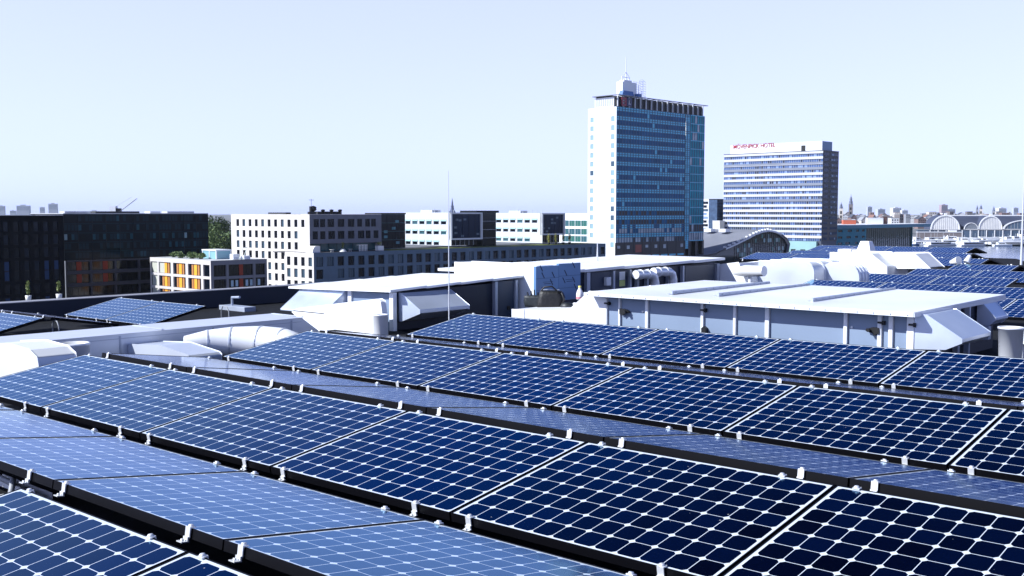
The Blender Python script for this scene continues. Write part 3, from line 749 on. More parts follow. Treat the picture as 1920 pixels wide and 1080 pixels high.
# ---------------- cream office building, upper block
b = Bld('office_building', 'cream stone office building with square dark windows, its left face sunlit', 'office building', 580, 330)
t = b.t
LL = run(580, 330, 433, 2); LR = run(580, 330, 715, 1)
zt = b.h(402.5)
g = MB(); ops = []
pitch = LL/12.05
for (py, cols, ht) in ((419, range(0, 11), 2.35), (441, list(range(1, 11)), 2.35), (462, range(1, 11), 2.35), (481.5, range(1, 11), 2.35), (503, range(1, 11), 2.35), (524, range(1, 11), 2.35), (546, range(1, 11), 2.35)):
    zc = b.h(py)
    for c_ in cols:
        u = pitch*(c_+.95); wd = 1.75
        ops.append((u-wd/2, u+wd/2, zc-ht/2, zc+ht/2))
b.facade(g, 'l', 0, 0, LL, 0, zt, ops, .35, glasses=[M_GL, M_GL, M_GL2])
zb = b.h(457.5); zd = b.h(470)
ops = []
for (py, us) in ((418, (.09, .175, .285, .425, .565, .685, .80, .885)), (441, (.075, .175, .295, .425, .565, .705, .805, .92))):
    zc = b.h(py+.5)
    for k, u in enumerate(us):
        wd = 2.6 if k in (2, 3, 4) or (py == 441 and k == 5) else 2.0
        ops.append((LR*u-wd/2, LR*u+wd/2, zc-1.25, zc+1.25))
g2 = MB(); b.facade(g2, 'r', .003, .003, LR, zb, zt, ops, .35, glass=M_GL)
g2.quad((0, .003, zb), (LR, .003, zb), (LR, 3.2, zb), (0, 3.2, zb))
g2.build('shaded_front', M_SHADESTONE, t)
body(g, 0, 0, LR, LL, 0, zt, 0, 'lr')
g.quad((0, 0, 0), (0.01, 3.2, 0), (0.01, 3.2, zb), (0, 0, zb))
g.build('wall', M_STONE, t)
g = MB(); g.box((.05, 3.2, zd-8), (LR-.05, 3.5, zb-.01)); 
for k in range(9): g.box((LR*k/9, 3.14, zd-2), (LR*k/9+.12, 3.19, zb-.01), 1)
g.build('terrace_glazing', [M_GL3, M_FRM], t)
roof_slab(t, 0, 0, LR, LL, zt, M_ROOFD, .25, M_STONE)
def roofbox(t, x, y, z, sx, sy, sz, m, name='roof_box'):
    return MB().box((x, y, z), (x+sx, y+sy, z+sz)).build(name, m, t)
roofbox(t, 6, 4, zt, 9, 3, 1.0, M_ROOFD); roofbox(t, .8, 14, zt-.2, 2, 10, .9, M_ROOFD)
for k in range(3): MB().lathe((6.2+3.3*k, 1.5, zt-.2), [(.55, 0), (.55, 1.4), (.7, 1.5), (.7, 1.75), (0, 1.9)], 12).build('chimney', M_BLACK, t)
g = MB(); g.tube([(2.2, 2, zt-.2), (2.2, 2, zt+4.9)], .06, 6); g.box((1.3, 1.9, zt+4.5), (3.1, 2.1, zt+4.6)); g.box((1.0, 1.4, zt-.1), (3.6, 2.4, zt+.9)); g.lathe((2.9, 2, zt+.8), [(.0, 0), (1.0, .6), (1.0, 1.6), (0, 2)], 12)
g.box((1.6, 1.6, zt+.9), (2.4, 2.3, zt+2.6))
solo(g, 'roof_antenna', M_BLACK, 'dark antenna cluster with satellite dish on the cream office roof', 'antenna').matrix_world = Matrix.Translation(b.p) @ Matrix.Rotation(E1ROT, 4, 'Z')
# ---------------- long grey lower wing with terrace on top
dW = 322
b = Bld('office_wing', 'long low grey wing with rows of dark windows under a grassy terrace', 'office building', 587, dW)
t = b.t; zt = b.h(474.5); LL2 = run(587, dW, 533, 2); LR2 = run(587, dW, 1136, 1)
g = MB(); ops = []
for py in (491.5, 514, 536.5, 559):
    zc = b.h(py)
    for k in range(4):
        u = LL2*(.12+.25*k); ops.append((u-.95, u+.95, zc-1.35, zc+1.35))
b.facade(g, 'l', 0, 0, LL2, 0, zt, ops, .35, glasses=[M_GL, M_GL2])
body(g, 0, 0, LR2, LL2, 0, zt, 0, 'lr'); g.build('wall', M_STONE, t)
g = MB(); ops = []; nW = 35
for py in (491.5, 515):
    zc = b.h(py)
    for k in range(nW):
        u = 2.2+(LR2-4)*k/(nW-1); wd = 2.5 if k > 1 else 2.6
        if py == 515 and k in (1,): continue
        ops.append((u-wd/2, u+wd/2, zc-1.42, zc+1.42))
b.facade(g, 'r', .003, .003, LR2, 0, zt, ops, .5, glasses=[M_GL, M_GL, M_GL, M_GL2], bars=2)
g.build('shaded_front', mat('shaded_wing_stone', (.085, .13, .18), .8, noise=.1, scale=.3), t)  # wing stone darkened, the front's shade is part of this colour
roof_slab(t, 0, 0, LR2, 22, zt, M_ROOFD, 0)
g = MB(); g.box((30, .4, zt-.04), (LR2-5, 9, zt+.12)); o = g.build('green_roof', M_SEDUM, t)
BW = b; ZT = zt
def on_wing(u, v, z=0.): # point on the terrace
    return Matrix.Translation(BW.p) @ Matrix.Rotation(E1ROT, 4, 'Z') @ Vector((u, v, ZT+z))
def upx(px): return run(587, dW, px, 1)
# terrace furniture
def place(o, u, v, z=0.): o.location = on_wing(u, v, z); o.rotation_euler = (0, 0, E1ROT); return o
def foliage_mesh(name, rx, rz, n, m, seed, leaf=.3, shape=1.0):
    rr = random.Random(seed); g = MB()
    lobes = [(Vector((rr.uniform(-.5, .5)*rx, rr.uniform(-.5, .5)*rx, rr.uniform(.25, .85)*rz)), rr.uniform(.35, .6)) for _ in range(9)]
    for i in range(n):
        c, rad = rr.choice(lobes)
        d = Vector((rr.gauss(0, 1), rr.gauss(0, 1), rr.gauss(0, 1))).normalized()*(rr.random()**.4)*rad
        p = c+Vector((d.x*rx, d.y*rx, d.z*rz*.55))
        if p.z < .02*rz: continue
        a = Vector((rr.gauss(0, 1), rr.gauss(0, 1), rr.gauss(0, 1))).normalized(); b_ = a.orthogonal().normalized()
        s_ = leaf*rr.uniform(.6, 1.4)
        g.add([p-a*s_, p+b_*s_*.6, p+a*s_, p-b_*s_*.6], [(0, 1, 2, 3)], rr.randrange(len(m)))
    return g.mesh(name, m)
M_LEAF = [mat('leaf_dark', (.03, .06, .02), .7), mat('leaf_mid', (.06, .11, .03), .7), mat('leaf_light', (.12, .17, .045), .7)]
M_YLEAF = [mat('yellow_leaf', (.30, .28, .06), .7), mat('yellow_green_leaf', (.2, .23, .06), .7)]
M_POT = mat('white_planter', (.75, .74, .7), .5)
SHR = foliage_mesh('foliage', .75, 3.2, 420, M_YLEAF, 5, .16)
for k, (px, nm) in enumerate(((1040, 'leftmost'), (1053, 'second from left'), (1067, 'third from left'), (1079, 'rightmost'))):
    t2 = thing('potted_shrub', 'tall yellow-green shrub, '+nm+' of four on the grassy terrace', 'shrub', (0, 0, 0), 0, 'shrubs along the terrace'); place(t2, upx(px), 3., .02)
    inst('foliage', SHR, t2, (0, 0, .7)); MB().lathe((0, 0, 0), [(0, 0), (.45, 0), (.6, .8), (.5, .8), (0, .75)], 12).build('planter', M_BLACK, t2)
for px, hh, lab in ((653, 2.2, 'slim yellowish shrub in a low white planter on the cream building terrace'), (722, 1.4, 'bushy plant in a square white planter by the dark stair tower')):
    t2 = thing('potted_shrub', lab, 'shrub'); place(t2, upx(px), 3., .0)
    inst('foliage', foliage_mesh('foliage', .5 if px < 700 else 1.0, hh, 260, M_YLEAF, px, .14), t2, (0, 0, .9 if px < 700 else 1.5))
    g = MB()
    if px < 700: g.lathe((0, 0, 0), [(0, 0), (1.3, 0), (.5, .9), (0, .9)], 14)
    else: g.box((-1.1, -.9, 0), (1.1, .9, 1.5))
    g.build('planter', M_POT, t2, bevel=.03)
t2 = thing('roof_hatch', 'white curved roof light at the left corner of the grey wing terrace', 'roof light'); place(t2, upx(597), 3.2, 0)
g = MB(); n = 8; pr = [(-1.3*math.cos(math.pi*k/n*.5), -1.8, 2.0*math.sin(math.pi*k/n*.5)) for k in range(n+1)]+[(1.5, -1.8, 2.0), (1.5, -1.8, 0)]
g.prism(pr, (0, 3.6, 0)); g.build('shell', M_POT, t2); MB().box((-1.3, -1.85, 0), (1.5, -1.805, .25)).build('kerb', M_RAIL, t2)
def chair_set(px, lab):
    t2 = thing('terrace_table', lab, 'table', (0, 0, 0), 0, None); place(t2, upx(px), 2.8, 0)
    MB().lathe((0, 0, .72), [(0, 0), (.8, 0), (.8, .05), (0, .05)], 12).build('top', M_POT, t2)
    for k in range(4):
        a = k*math.pi/2; MB().tube([(.5*math.cos(a), .5*math.sin(a), 0), (.3*math.cos(a), .3*math.sin(a), .72)], .05, 6).build('leg', M_POT, t2)
chair_set(632, 'round white table on the terrace right of the curved roof light')
chair_set(666, 'round white table on the terrace right of the slim yellowish shrub')
t2 = thing('slatted_bench', 'white slatted bench on the terrace below the cream building', 'bench'); place(t2, upx(688), 2.6, 0)
MB().box((-1.7, -.6, 1.9), (1.7, .6, 2.05)).build('top', M_POT, t2)
for k in range(6): MB().box((-1.6+.6*k, -.5, 0), (-1.35+.6*k, -.4, 1.9)).build('slat_leg', M_POT, t2)

# ---------------- dark glass stair tower
dS = far  # keep name free
b = Bld('stair_tower', 'dark glass stair tower between the cream offices and the white pavilion', 'stair tower', 714, 352)
t = b.t; z1 = b.h(402); z0 = b.h(466); L = run(714, 352, 759, 1)
g = MB(); g.box((0, 0, z0), (L, 8, z1)); g.build('glass_skin', M_GL, t)
g = MB()
for k in range(5): g.box((L*k/4-.05, -.06, z0), (L*k/4+.05, -.002, z1))
for k in range(5): g.box((0, -.05, z0+(z1-z0)*k/4-.06), (L, -.003, z0+(z1-z0)*k/4+.06), 1)
g.build('mullion', [M_FRM, MATS['teal_window_glass']], t)
g = MB()
for (u, zz) in ((.12, .45), (.12, .3), (.62, .12), (.45, .55), (.6, .75)): g.box((L*u, -.03, z0+(z1-z0)*zz), (L*u+1.6, -.004, z0+(z1-z0)*zz+.9))
g.build('lit_pane', mat('teal_pane', (.03, .16, .2), .2), t)
MB().box((-.2, -.2, z1+.002), (L+.3, 8.2, z1+.5)).build('roof', M_BLACK, t)

# ---------------- white pavilions with glass picture boxes
def pavilion(lab, px, d, pxl, pxr, pyt, pyw, pyb, pyg, rows, cols, dark_to=None):
    b = Bld('office_pavilion', lab, 'office building', px, d)
    t = b.t; zt = b.h(pyt); zb = b.h(pyb); zg = b.h(pyg); L = run(px, d, pxl, 2); LRr = run(px, d, pxr, 1)
    g = MB(); ops = []
    for r_, py in enumerate(rows):
        zc = b.h(py)
        for k in range(cols - (1 if r_ == 2 else 0)):
            u = L*(.92-(.92-.16)*k/(cols-1)) if True else 0
            ops.append((u-L*.055, u+L*.055, zc-.95, zc+.75))
    b.facade(g, 'l', 0, 0, L, zg, zt, ops, .25, glasses=[M_GL, M_GL3, M_GL], frame=M_LFRM, bars=0)
    for (A, B, Z0, Z1) in ops[::1]: g.quad((-.12, A-.1, Z1), (-.12, B+.1, Z1), (-.12, B+.1, Z1-.55), (-.12, A-.1, Z1-.55), 1)
    # side with the framed box
    g.quad((0, 0, zg), (0.0, 0, zb), (0, 0, zb), (0, 0, zg)) if False else None
    g.quad((0, 0, zb), (LRr, 0, zb), (LRr, 4, zb), (0, 4, zb))
    f = .55
    for a, c in (((0, zt-f*.9), (LRr, zt)), ((0, zb), (LRr, zb+f)), ((0, zb+f), (f, zt-f*.9)), ((LRr-f, zb+f), (LRr, zt-f*.9))):
        g.box((a[0], .002, a[1]), (c[0], 1.2, c[1]))
    g.quad((LRr, 0, zb), (LRr, L, zb), (LRr, L, zt), (LRr, 0, zt)); g.quad((0, 0, zt), (LRr, 0, zt), (LRr, L, zt), (0, L, zt)); g.quad((0, L, zg), (LRr, L, zg), (LRr, L, zt), (0, L, zt))
    g.build('shell', [mat('off_white_cladding', (.58, .60, .62), .5, noise=.05, scale=.2), mat('glass_sunshade', (.42, .62, .64), .3)], t)
    g = MB(); g.quad((f, .8, zb+f), (LRr-f, .8, zb+f), (LRr-f, .8, zt-f*.9), (f, .8, zt-f*.9)); rr = random.Random(px)
    for k in range(7):
        u = rr.uniform(f+.3, LRr-f-1.6); z = rr.uniform(zb+f, zt-2); g.box((u, .76, z), (u+1.3, .79, z+.7), 1)
    for k in range(1, 5): g.box((LRr*k/5-.05, .72, zb+f), (LRr*k/5+.05, .755, zt-f*.9), 2)
    g.build('picture_window', [mat('navy_glass', (.004, .014, .04), .1, spec=.15), mat('dim_interior', (.05, .09, .13), .4), M_FRM], t)
    g = MB(); g.box((.3, 3, zg), (LRr, 3.3, zb-.01)); 
    for k in range(7): g.box((.3+LRr*k/7, 2.9, zg), (.45+LRr*k/7, 2.99, zb-.01), 1)
    g.build('ground_glazing', [M_GL, M_LFRM], t)
    for k in range(6): MB().tube([(LRr*.3, L*(.15+.1*k), zt), (LRr*.3, L*(.15+.1*k), zt+rr.uniform(.6, 1.5))], .12, 6).build('vent', M_LFRM, t)
    roofbox(t, LRr*.3, L*.6, zt, 4, L*.25, .9, M_LFRM)
    return b
pavilion('white office pavilion with slit windows and a framed glass box behind the rod', 846, 368, 758, 905, 398.5, 0, 450, 461, (416, 435, 455.5), 6)
b = Bld('stair_tower', 'narrow dark glass tower between the two white pavilions', 'stair tower', 903, 386)
z1 = b.h(399); z0 = b.h(462); L = run(903, 386, 930, 1)
MB().box((0, 0, z0), (L, 8, z1)).build('glass_skin', M_GL, b.t)
g = MB()
for k in range(5): g.box((0, -.05, z0+(z1-z0)*k/4-.05), (L, -.003, z0+(z1-z0)*k/4+.05))
g.build('mullion', M_LFRM, b.t); MB().box((-3, -.5, z1+.002), (L+1, 8.2, z1+.8)).build('roof', M_FRM, b.t)
pavilion('white office pavilion with slit windows and navy glass box behind the four shrubs', 1017, 404, 928, 1060, 399.5, 0, 441, 456, (413.5, 431, 449), 6)
b = Bld('office_building', 'white office block with green ribbon windows tucked against the glass tower', 'office building', 1150, 540)
zt = b.h(400); L = run(1150, 540, 1046, 2); g = MB(); ops = []
for py in (419, 435, 449):
    zc = b.h(py)
    for k in range(int(L/4.1)-1): ops.append((1+4.1*k, 4.9+4.1*k, zc-1.7, zc+1.4))
b.facade(g, 'l', 0, 0, max(L, 31), 0, zt, ops, .2, glasses=[M_GL3, mat('green_window_glass', (.03, .13, .11), .1)], frame=M_LFRM)
body(g, 0, 0, 15, max(L, 31), 0, zt, 0, 'l'); g.build('wall', M_PANELW, b.t); roof_slab(b.t, 0, 0, 15, max(L, 31), zt, M_ROOFL)
g = MB()
for k in range(5): g.tube([(2, 3+4*k, zt), (2, 3+4*k, zt+1.5+.4*(k % 3))], .1, 5)
g.build('antenna', M_LFRM, b.t)

# ---------------- tall tower
dT = 460
b = Bld('office_tower', 'tall office tower with white tiled left face and blue glass right face', 'office tower', 1155, dT)
t = b.t; zt = b.h(199.5); LL = run(1155, dT, 1102, 2); LR = run(1155, dT, 1318.5, 1)
# left face with square windows
g = MB(); ops = []
fl = (b.h(232)-b.h(249))
for k in range(15):
    zc = b.h(221.5+16.95*k)
    ops.append((LL*.80, LL*.80+1.9, zc-1.1, zc+1.1)) if k < 14 else None
    ops.append((LL*.07, LL*.07+1.9, zc-1.3, zc+1.0))
ops.append((LL*.38, LL*.38+3.6, b.h(434.5), b.h(433)))
b.facade(g, 'l', 0, 0, LL, 0, zt, ops, .15, glasses=[M_GL2, mat('pale_window', (.25, .38, .42), .15), MATS['pale_window'], MATS['pale_window']], frame=M_LFRM, bars=0)
body(g, 0, 0, LR, LL, 0, zt, 0, 'lr')
nt_ = 17
for k in range(nt_): g.box((-.025, LL*k/nt_-.03, 0), (-.004, LL*k/nt_+.03, zt), 1) if not any(o[0]-.05 < LL*k/nt_ < o[1]+.05 for o in ops[:2]) else None
for k in range(60):
    z = zt-1.15*k*1.0
    if any(o[2]-.1 < z < o[3]+.1 for o in ops) or z < 0: continue
    g.box((-.022, .05, z-.03), (-.006, LL-.05, z+.03), 1)
g.build('tiled_wall', [mat('white_tile', (.80, .83, .84), .4, noise=.02, scale=.1), mat('tile_joint', (.52, .57, .6), .6)], t)
# curtain wall
MT = [mat('navy_glazing', (.013, .10, .22), .12, spec=.1, noise=.35, scale=.12), mat('blue_spandrel', (.13, .52, .70), .25, spec=.2, noise=.12, scale=.3),
      mat('teal_glazing', (.008, .26, .34), .12, spec=.1, noise=.3, scale=.15), mat('curtain_mullion', (.012, .08, .16), .4), mat('pale_reflecting_pane', (.30, .36, .40), .15, noise=.4, scale=.3), M_BLACK]
g = MB(); zg = b.h(455); cw = LR*.775; cx = LR*.83
def fq(u0, u1, z0, z1, mi, k=0.): g.quad((u0, .0-k, z0), (u1, .0-k, z0), (u1, .0-k, z1), (u0, .0-k, z1), mi)
nfl = 15; fh = (zt-zg)/nfl; rr = random.Random(4)
ncol = 34; cwid = LR/ncol
for f in range(nfl):
    za = zg+f*fh; zm = za+fh*.54
    low = f == 0
    for c_ in range(ncol):
        u0, u1 = c_*cwid, (c_+1)*cwid; uc = (u0+u1)/2
        if cw < uc < cx: continue
        if uc > cx:
            mi = 2 if f > 1 else (4 if low else 5)
            if rr.random() < .06: mi = 4
            fq(u0, u1, za, za+fh, mi)
        else:
            mi = 0
            if f in (2, 3) and rr.random() < .75: mi = 5
            if rr.random() < .05 and f > 3: mi = 1
            if low: mi = 4 if (c_ < 6 or 14 < c_ < 22) and rr.random() < .85 else (5 if rr.random() < .7 else 4)
            if f == 1: mi = 4 if rr.random() < .6 else 0
            fq(u0, u1, za, zm, mi); fq(u0, u1, zm, za+fh, 1 if f != 1 else rr.choice((1, 0, 1)))
fq(cw, cx, 8, zt, 1)
for c_ in range(ncol+1): u = c_*cwid; g.box((u-.15, -.14, zg), (u+.15, -.004, zt), 3)
for f in range(nfl+1):
    z = zg+f*fh
    g.box((0, -.12, z-.14), (LR, -.006, z+.14), 3) if f else None
    if f < nfl: g.box((0, -.12, z+fh*.54-.10), (cw, -.006, z+fh*.54+.10), 3); g.box((0, -.11, z+fh*.77-.13), (cx, -.007, z+fh*.77+.13), 3)
    g.box((cx, -.125, z-.35), (LR, -.145, z+.0), 1)
for k in range(80):
    z = 8+k*.95
    if z < zt: g.box((cw, -.11, z-.05), (cx, -.007, z+.05), 3)
g.build('glass_curtain_wall', MT, t)
# base storeys
g = MB(); g.quad((0, .02, 0), (cw, .02, 0), (cw, .02, zg), (0, .02, zg), 0)
for k in range(9):
    u = cw*k/8; g.box((u-.5, -.05, 0), (u+.5, .018, zg-.1), 0)
for k in range(8):
    u = cw*k/8; 
    for z in (zg-6.3, zg-12): g.box((u+.7, -.03, z-.4), (u+cw/8-.7, .015, z+.4), 1)
    if k == 2: g.box((u+1, -.03, zg-4.6), (u+cw/8-1, .015, zg-1.2), 2)
    elif k in (0, 1, 3, 4, 5, 7): g.box((u+1+.3*k, -.03, zg-2.6-.3*(k % 3)), (u+3+.3*k, .015, zg-1.4), 3)
for k in range(3): g.box((cx+k*(LR-cx)/2-.8, -.05, 0), (cx+k*(LR-cx)/2+.8, 2, zg-.1), 0)
g.quad((cx, 3, 0), (LR, 3, 0), (LR, 3, zg), (cx, 3, zg), 0); g.quad((cx, 0, zg), (LR, 0, zg), (LR, 3, zg), (cx, 3, zg), 0)
g.build('base_storey', [M_BLACK, MT[1], mat('red_brown_panel', (.25, .06, .04), .6), MT[4]], t)
# crown
zc = zt+4.6
g = MB(); g.box((.4, .7, zt), (LR-.6, LL*.74, zc)); g.build('crown_storey', M_BLACK, t)
nb = 17
for k in range(nb):
    u = .9+(LR-2.2)*k/(nb-1)
    MB().box((u-.25, -.05, zt+.003), (u+.25, .45, zc+.1)).build('crown_post', M_LFRM, t)
g = MB(); g.box((-.05, 1.5, zt+.01), (.35, LL*.76, zc-.4))
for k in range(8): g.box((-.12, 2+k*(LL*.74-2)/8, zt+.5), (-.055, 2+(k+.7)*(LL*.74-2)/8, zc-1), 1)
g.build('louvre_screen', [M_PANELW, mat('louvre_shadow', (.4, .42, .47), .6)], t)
g = MB(); g.box((-1.2, -1.6, zc+.12), (LR+.6, -1.3, zc+.42)); g.box((-1.2, LL*.78, zc+.12), (LR+.6, LL*.80, zc+.42)); g.box((-1.5, -1.3, zc+.14), (-1.2, LL*.78, zc+.40))
for k in range(18):
    u = -1.0+(LR+1.3)*k/17; g.box((u-.16, -1.3, zc+.12), (u+.16, 3.2, zc+.4))
g.box((-1.15, 3.2, zc+.13), (LR+.5, LL*.78, zc+.36), 0)
for k in range(9): g.box((2+k*LR/9.5, -.8, zc+.40), (2+(k+.55)*LR/9.5, .8, zc+.5), 1)
g.build('roof_canopy', [mat('grey_canopy', (.22, .23, .26), .5), M_PANELW], t)
g = MB()
def ring(g, x, z, w_, h_, th, mi):
    for a, c in (((x, z), (x+w_, z+th)), ((x, z+h_-th), (x+w_, z+h_)), ((x, z+th), (x+th, z+h_-th)), ((x+w_-th, z+th), (x+w_, z+h_-th))): g.box((a[0], -.35, a[1]), (c[0], -.1, c[1]), mi)
ring(g, 3.0, zt+.5, 3.4, 3.7, .85, 0); g.box((3.9, -.33, zt+2.05), (5.6, -.12, zt+2.6), 0)
ring(g, 6.9, zt+.6, 3.2, 3.5, .8, 1); g.box((7.7, -.33, zt+1.4), (9.3, -.12, zt+1.75), 2)
g.build('sign', [mat('dark_red_sign', (.22, .008, .03), .4), mat('dark_blue_sign', (.012, .016, .09), .4), M_LFRM], t)
zr = zc+.45
g = MB(); g.box((8, 3.2, zr), (18, 6.5, zr+6.6)); g.box((9.5, 3.6, zr+6.6), (15, 6, zr+7.4)); g.build('roof_plant', M_PANELW, t)
g = MB(); g.prism([(4.4, .6, zr), (5.4, .6, zr+2.2), (12.2, .6, zr+2.2), (12.8, .6, zr)], (0, 2, 0)); g.build('roof_plant', mat('blue_plant', (.03, .12, .34), .5), t)
g = MB(); g.box((16.2, 1, zr), (18.6, 2.6, zr+1.7)); g.build('roof_plant', MATS['blue_plant'], t)
g = MB()
for (x, y) in ((19, 3), (21.5, 3), (24, 3), (19, 6), (21.5, 6), (24, 6)):
    g.tube([(x, y, zr), (x, y, zr+7.6)], .14, 6)
for k in range(7):
    z = zr+1.2+k*1.05; g.box((19, 2.95, z), (24, 3.05, z+.12)); g.box((19, 5.95, z), (24, 6.05, z+.12))
    g.tube([(19, 3, z), (21.5, 3, z+1)], .06, 4); g.tube([(21.5, 3, z+1), (24, 3, z)], .06, 4)
g.build('lattice_frame', mat('white_steel', (.8, .8, .82), .5), t)
g = MB(); g.tube([(12, 4.6, zr), (12, 4.6, zr+8), (12, 4.6, zr+10.5), (12, 4.6, zr+17.5)], [.3, .25, .16, .1], 8)
for x in (9.4, 14.4): g.tube([(x, 4.6, zr+3), (x, 4.6, zr+9)], .22, 6); g.tube([(x, 4.6, zr+9), (12, 4.6, zr+11)], .14, 6)
g.box((9.2, 4.4, zr+8.6), (14.8, 4.8, zr+8.8))
g.build('roof_mast', MATS['white_steel'], t)

# ---------------- hotel
dH = 600
b = Bld('hotel', 'hotel block with bright horizontal window bands and red letters on its roof storey', 'hotel', 1541, dH)
t = b.t; zt = b.h(282.5); LL = run(1541, dH, 1356, 2); LR = run(1541, dH, 1570.5, 1)
zb = b.h(452)
nb = 17; fh = (zt-zb)/nb; rr = random.Random(9)
MHB = [mat('white_band', (.52, .53, .57), .5, noise=.03, scale=.1), mat('grey_band', (.20, .22, .27), .5, noise=.1, scale=.08), mat('beige_band', (.62, .58, .55), .6)]
seq = [0, 0, 1, 1, 0, 0, 1, 0, 0, 1, 0, 2, 0, 0, 0, 0, 2]
core = MB(); core.box((.42, .25, 0), (LR-.2, LL-.1, zt-.02)); core.build('core_wall', mat('hotel_core', (.06, .07, .1), .6), t)
wm = [mat('hotel_window', (.05, .10, .24), .12, spec=.6, noise=.3, scale=.25), mat('hotel_window_dark', (.015, .03, .07), .1, spec=.6, noise=.5, scale=.25), mat('hotel_window_pale', (.2, .29, .5), .2)]
for f in range(nb):
    z1 = zt-f*fh; zmid = z1-fh*.42; z0 = z1-fh
    mt = MHB[seq[f]]
    MB().box((0, .02, zmid), (.40, LL, z1-.02)).build('floor_band', mt, t)
    MB().box((-.18, .02, zmid-.22), (.38, LL, zmid-.02)).build('ledge', MHB[0] if f % 3 else MHB[1], t)
    g = MB(); n = 46; dk = f in (11, 12, 13, 14)
    for k in range(n):
        r_ = rr.random(); mi = (1 if r_ < .7 else 0) if dk else (0 if r_ < .72 else 2 if r_ < .88 else 1)
        u0, u1 = LL*k/n, LL*(k+1)/n
        g.quad((.30, u0, z0), (.30, u1, z0), (.30, u1, zmid-.22), (.30, u0, zmid-.22), mi)
        g.box((.24, u0-.06, z0), (.295, u0+.06, zmid-.22), 3)
    g.build('window_band', wm+[M_LFRM], t)
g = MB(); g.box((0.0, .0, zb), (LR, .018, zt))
for k in range(nb):
    z1 = zt-k*fh; g.box((1, -.08, z1-fh*.85), (LR*.35, -.003, z1-fh*.35), 1); g.box((LR*.5, -.08, z1-fh*.85), (LR-.5, -.003, z1-fh*.35), 1)
    for q in range(4):
        if rr.random() < .35: u = LR*.52+rr.random()*LR*.35; g.box((u, -.1, z1-fh*.8), (u+1.2, -.085, z1-fh*.45), 2)
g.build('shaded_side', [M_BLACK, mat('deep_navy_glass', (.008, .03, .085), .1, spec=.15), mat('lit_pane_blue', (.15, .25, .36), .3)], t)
roof_slab(t, 0, 0, LR, LL, zt, M_ROOFD)
MB().box((-.1, -.1, zt+.003), (LR+.1, LL+.1, zt+.35)).build('roof_edge', mat('dark_edge', (.03, .035, .06), .5), t)
zp0 = zt+.36; zp1 = b.h(264)
pl = run(1541, dH, 1366, 2)
MB().box((1.2, 1.2, zp0), (LR-6, pl, zp1)).build('roof_storey', M_PANELW, t)
MB().box((1.0, 1.15, zp0), (LR-5.9, 1.19, zp1)).build('roof_storey_end', mat('shaded_white_panel', (.22, .30, .42), .6), t)  # blue-grey sheet paints shade onto the white storey's unlit end
MB().box((1.12, run(1541, dH, 1506, 2), zp0), (1.19, run(1541, dH, 1498, 2), zp0+3.2)).build('roof_door', M_BLACK, t)
for px in (1391, 1442, 1515, 1532):
    y = run(1541, dH, px, 2); MB().tube([(4, y, zp1), (4, y, zp1+1.2)], .12, 5).build('vent', M_LFRM, t)
# lettering
cu = bpy.data.curves.new('sign_lettering', 'FONT'); cu.body = 'MÖVENPICK HOTEL'; cu.extrude = .12; cu.offset = .01
cu.size = 4.2; cu.space_character = 1.0
tmp = bpy.data.objects.new('tmp', cu); COL.objects.link(tmp)
dg = bpy.context.evaluated_depsgraph_get(); me = bpy.data.meshes.new_from_object(tmp.evaluated_get(dg)); bpy.data.objects.remove(tmp)
me.materials.clear(); me.materials.append(mat('red_letter', (.36, .006, .025), .4))
xs = [v.co.x for v in me.vertices]; W0 = max(xs)-min(xs)
yA = run(1541, dH, 1371, 2); yBq = run(1541, dH, 1449, 2); sc = abs(yA-yBq)/W0
o = inst('sign_lettering', me, t); zl = zp0+3.1
o.matrix_local = Matrix.Translation((1.05, yA, zl)) @ Matrix(((0, 0, -1, 0), (-1, 0, 0, 0), (0, 1, 0, 0), (0, 0, 0, 1))) @ Matrix.Diagonal((sc, 1.0*4.0/4.2*.85, 1, 1))
# podium of the hotel
MB().box((2.5, .6, 0), (LR-4, LL, zb-.01)).build('undercroft', M_BLACK, t)
MB().box((-1.5, run(1541, dH, 1534, 2), 0), (2.4, LL, zb-.3)).build('podium', mat('mint_podium', (.25, .42, .42), .6, noise=.1, scale=.1), t)
g = MB()
for k in range(5): g.box((-1.56, 3+6*k, zb-6), (-1.505, 6+6*k, zb-4.9))
g.build('podium_window', M_GL, t)

# ---------------- glass hall with a wave roof
dA = 500
b = Bld('glass_hall', 'dark glass hall under a grey wave-shaped roof in front of the hotel', 'hall', 1310, dA)
t = b.t
prof = []
for px, py in ((1310, 481), (1340, 474), (1360, 465), (1380, 456), (1400, 446), (1415, 438), (1428, 433), (1440, 431), (1452, 433), (1464, 438), (1474, 446), (1480, 456), (1478, 468), (1474, 480)):
    u = run(1310, dA, px, 1); prof.append((u, b.h(py, u*math.sin(E1A))))
g = MB(); DP = 95; th = .7
n = len(prof)
for i in range(n-1):
    (u0, z0), (u1, z1) = prof[i], prof[i+1]
    g.quad((u0, -.8, z0), (u1, -.8, z1), (u1, DP, z1), (u0, DP, z0), 0)
    g.quad((u0, -.8, z0), (u1, -.8, z1), (u1, -.8, z1-th*1.2), (u0, -.8, z0-th*1.2), 1 if 1 < i < 9 else 2)
    g.quad((u0, -.8, z0-th*1.2), (u1, -.8, z1-th*1.2), (u1, 1, z1-th*1.2), (u0, 1, z0-th*1.2), 1)
g.build('roof', [mat('grey_wave_roof', (.20, .21, .25), .6, noise=.06, scale=.1), M_PANELW, M_BLACK], t)
g = MB()
for i in range(n-1):
    (u0, z0), (u1, z1) = prof[i], prof[i+1]
    g.quad((u0, .6, 0), (u1, .6, 0), (u1, .6, z1-th), (u0, .6, z0-th), 0)
rr = random.Random(3)
umin, umax = prof[3][0], prof[-3][0]
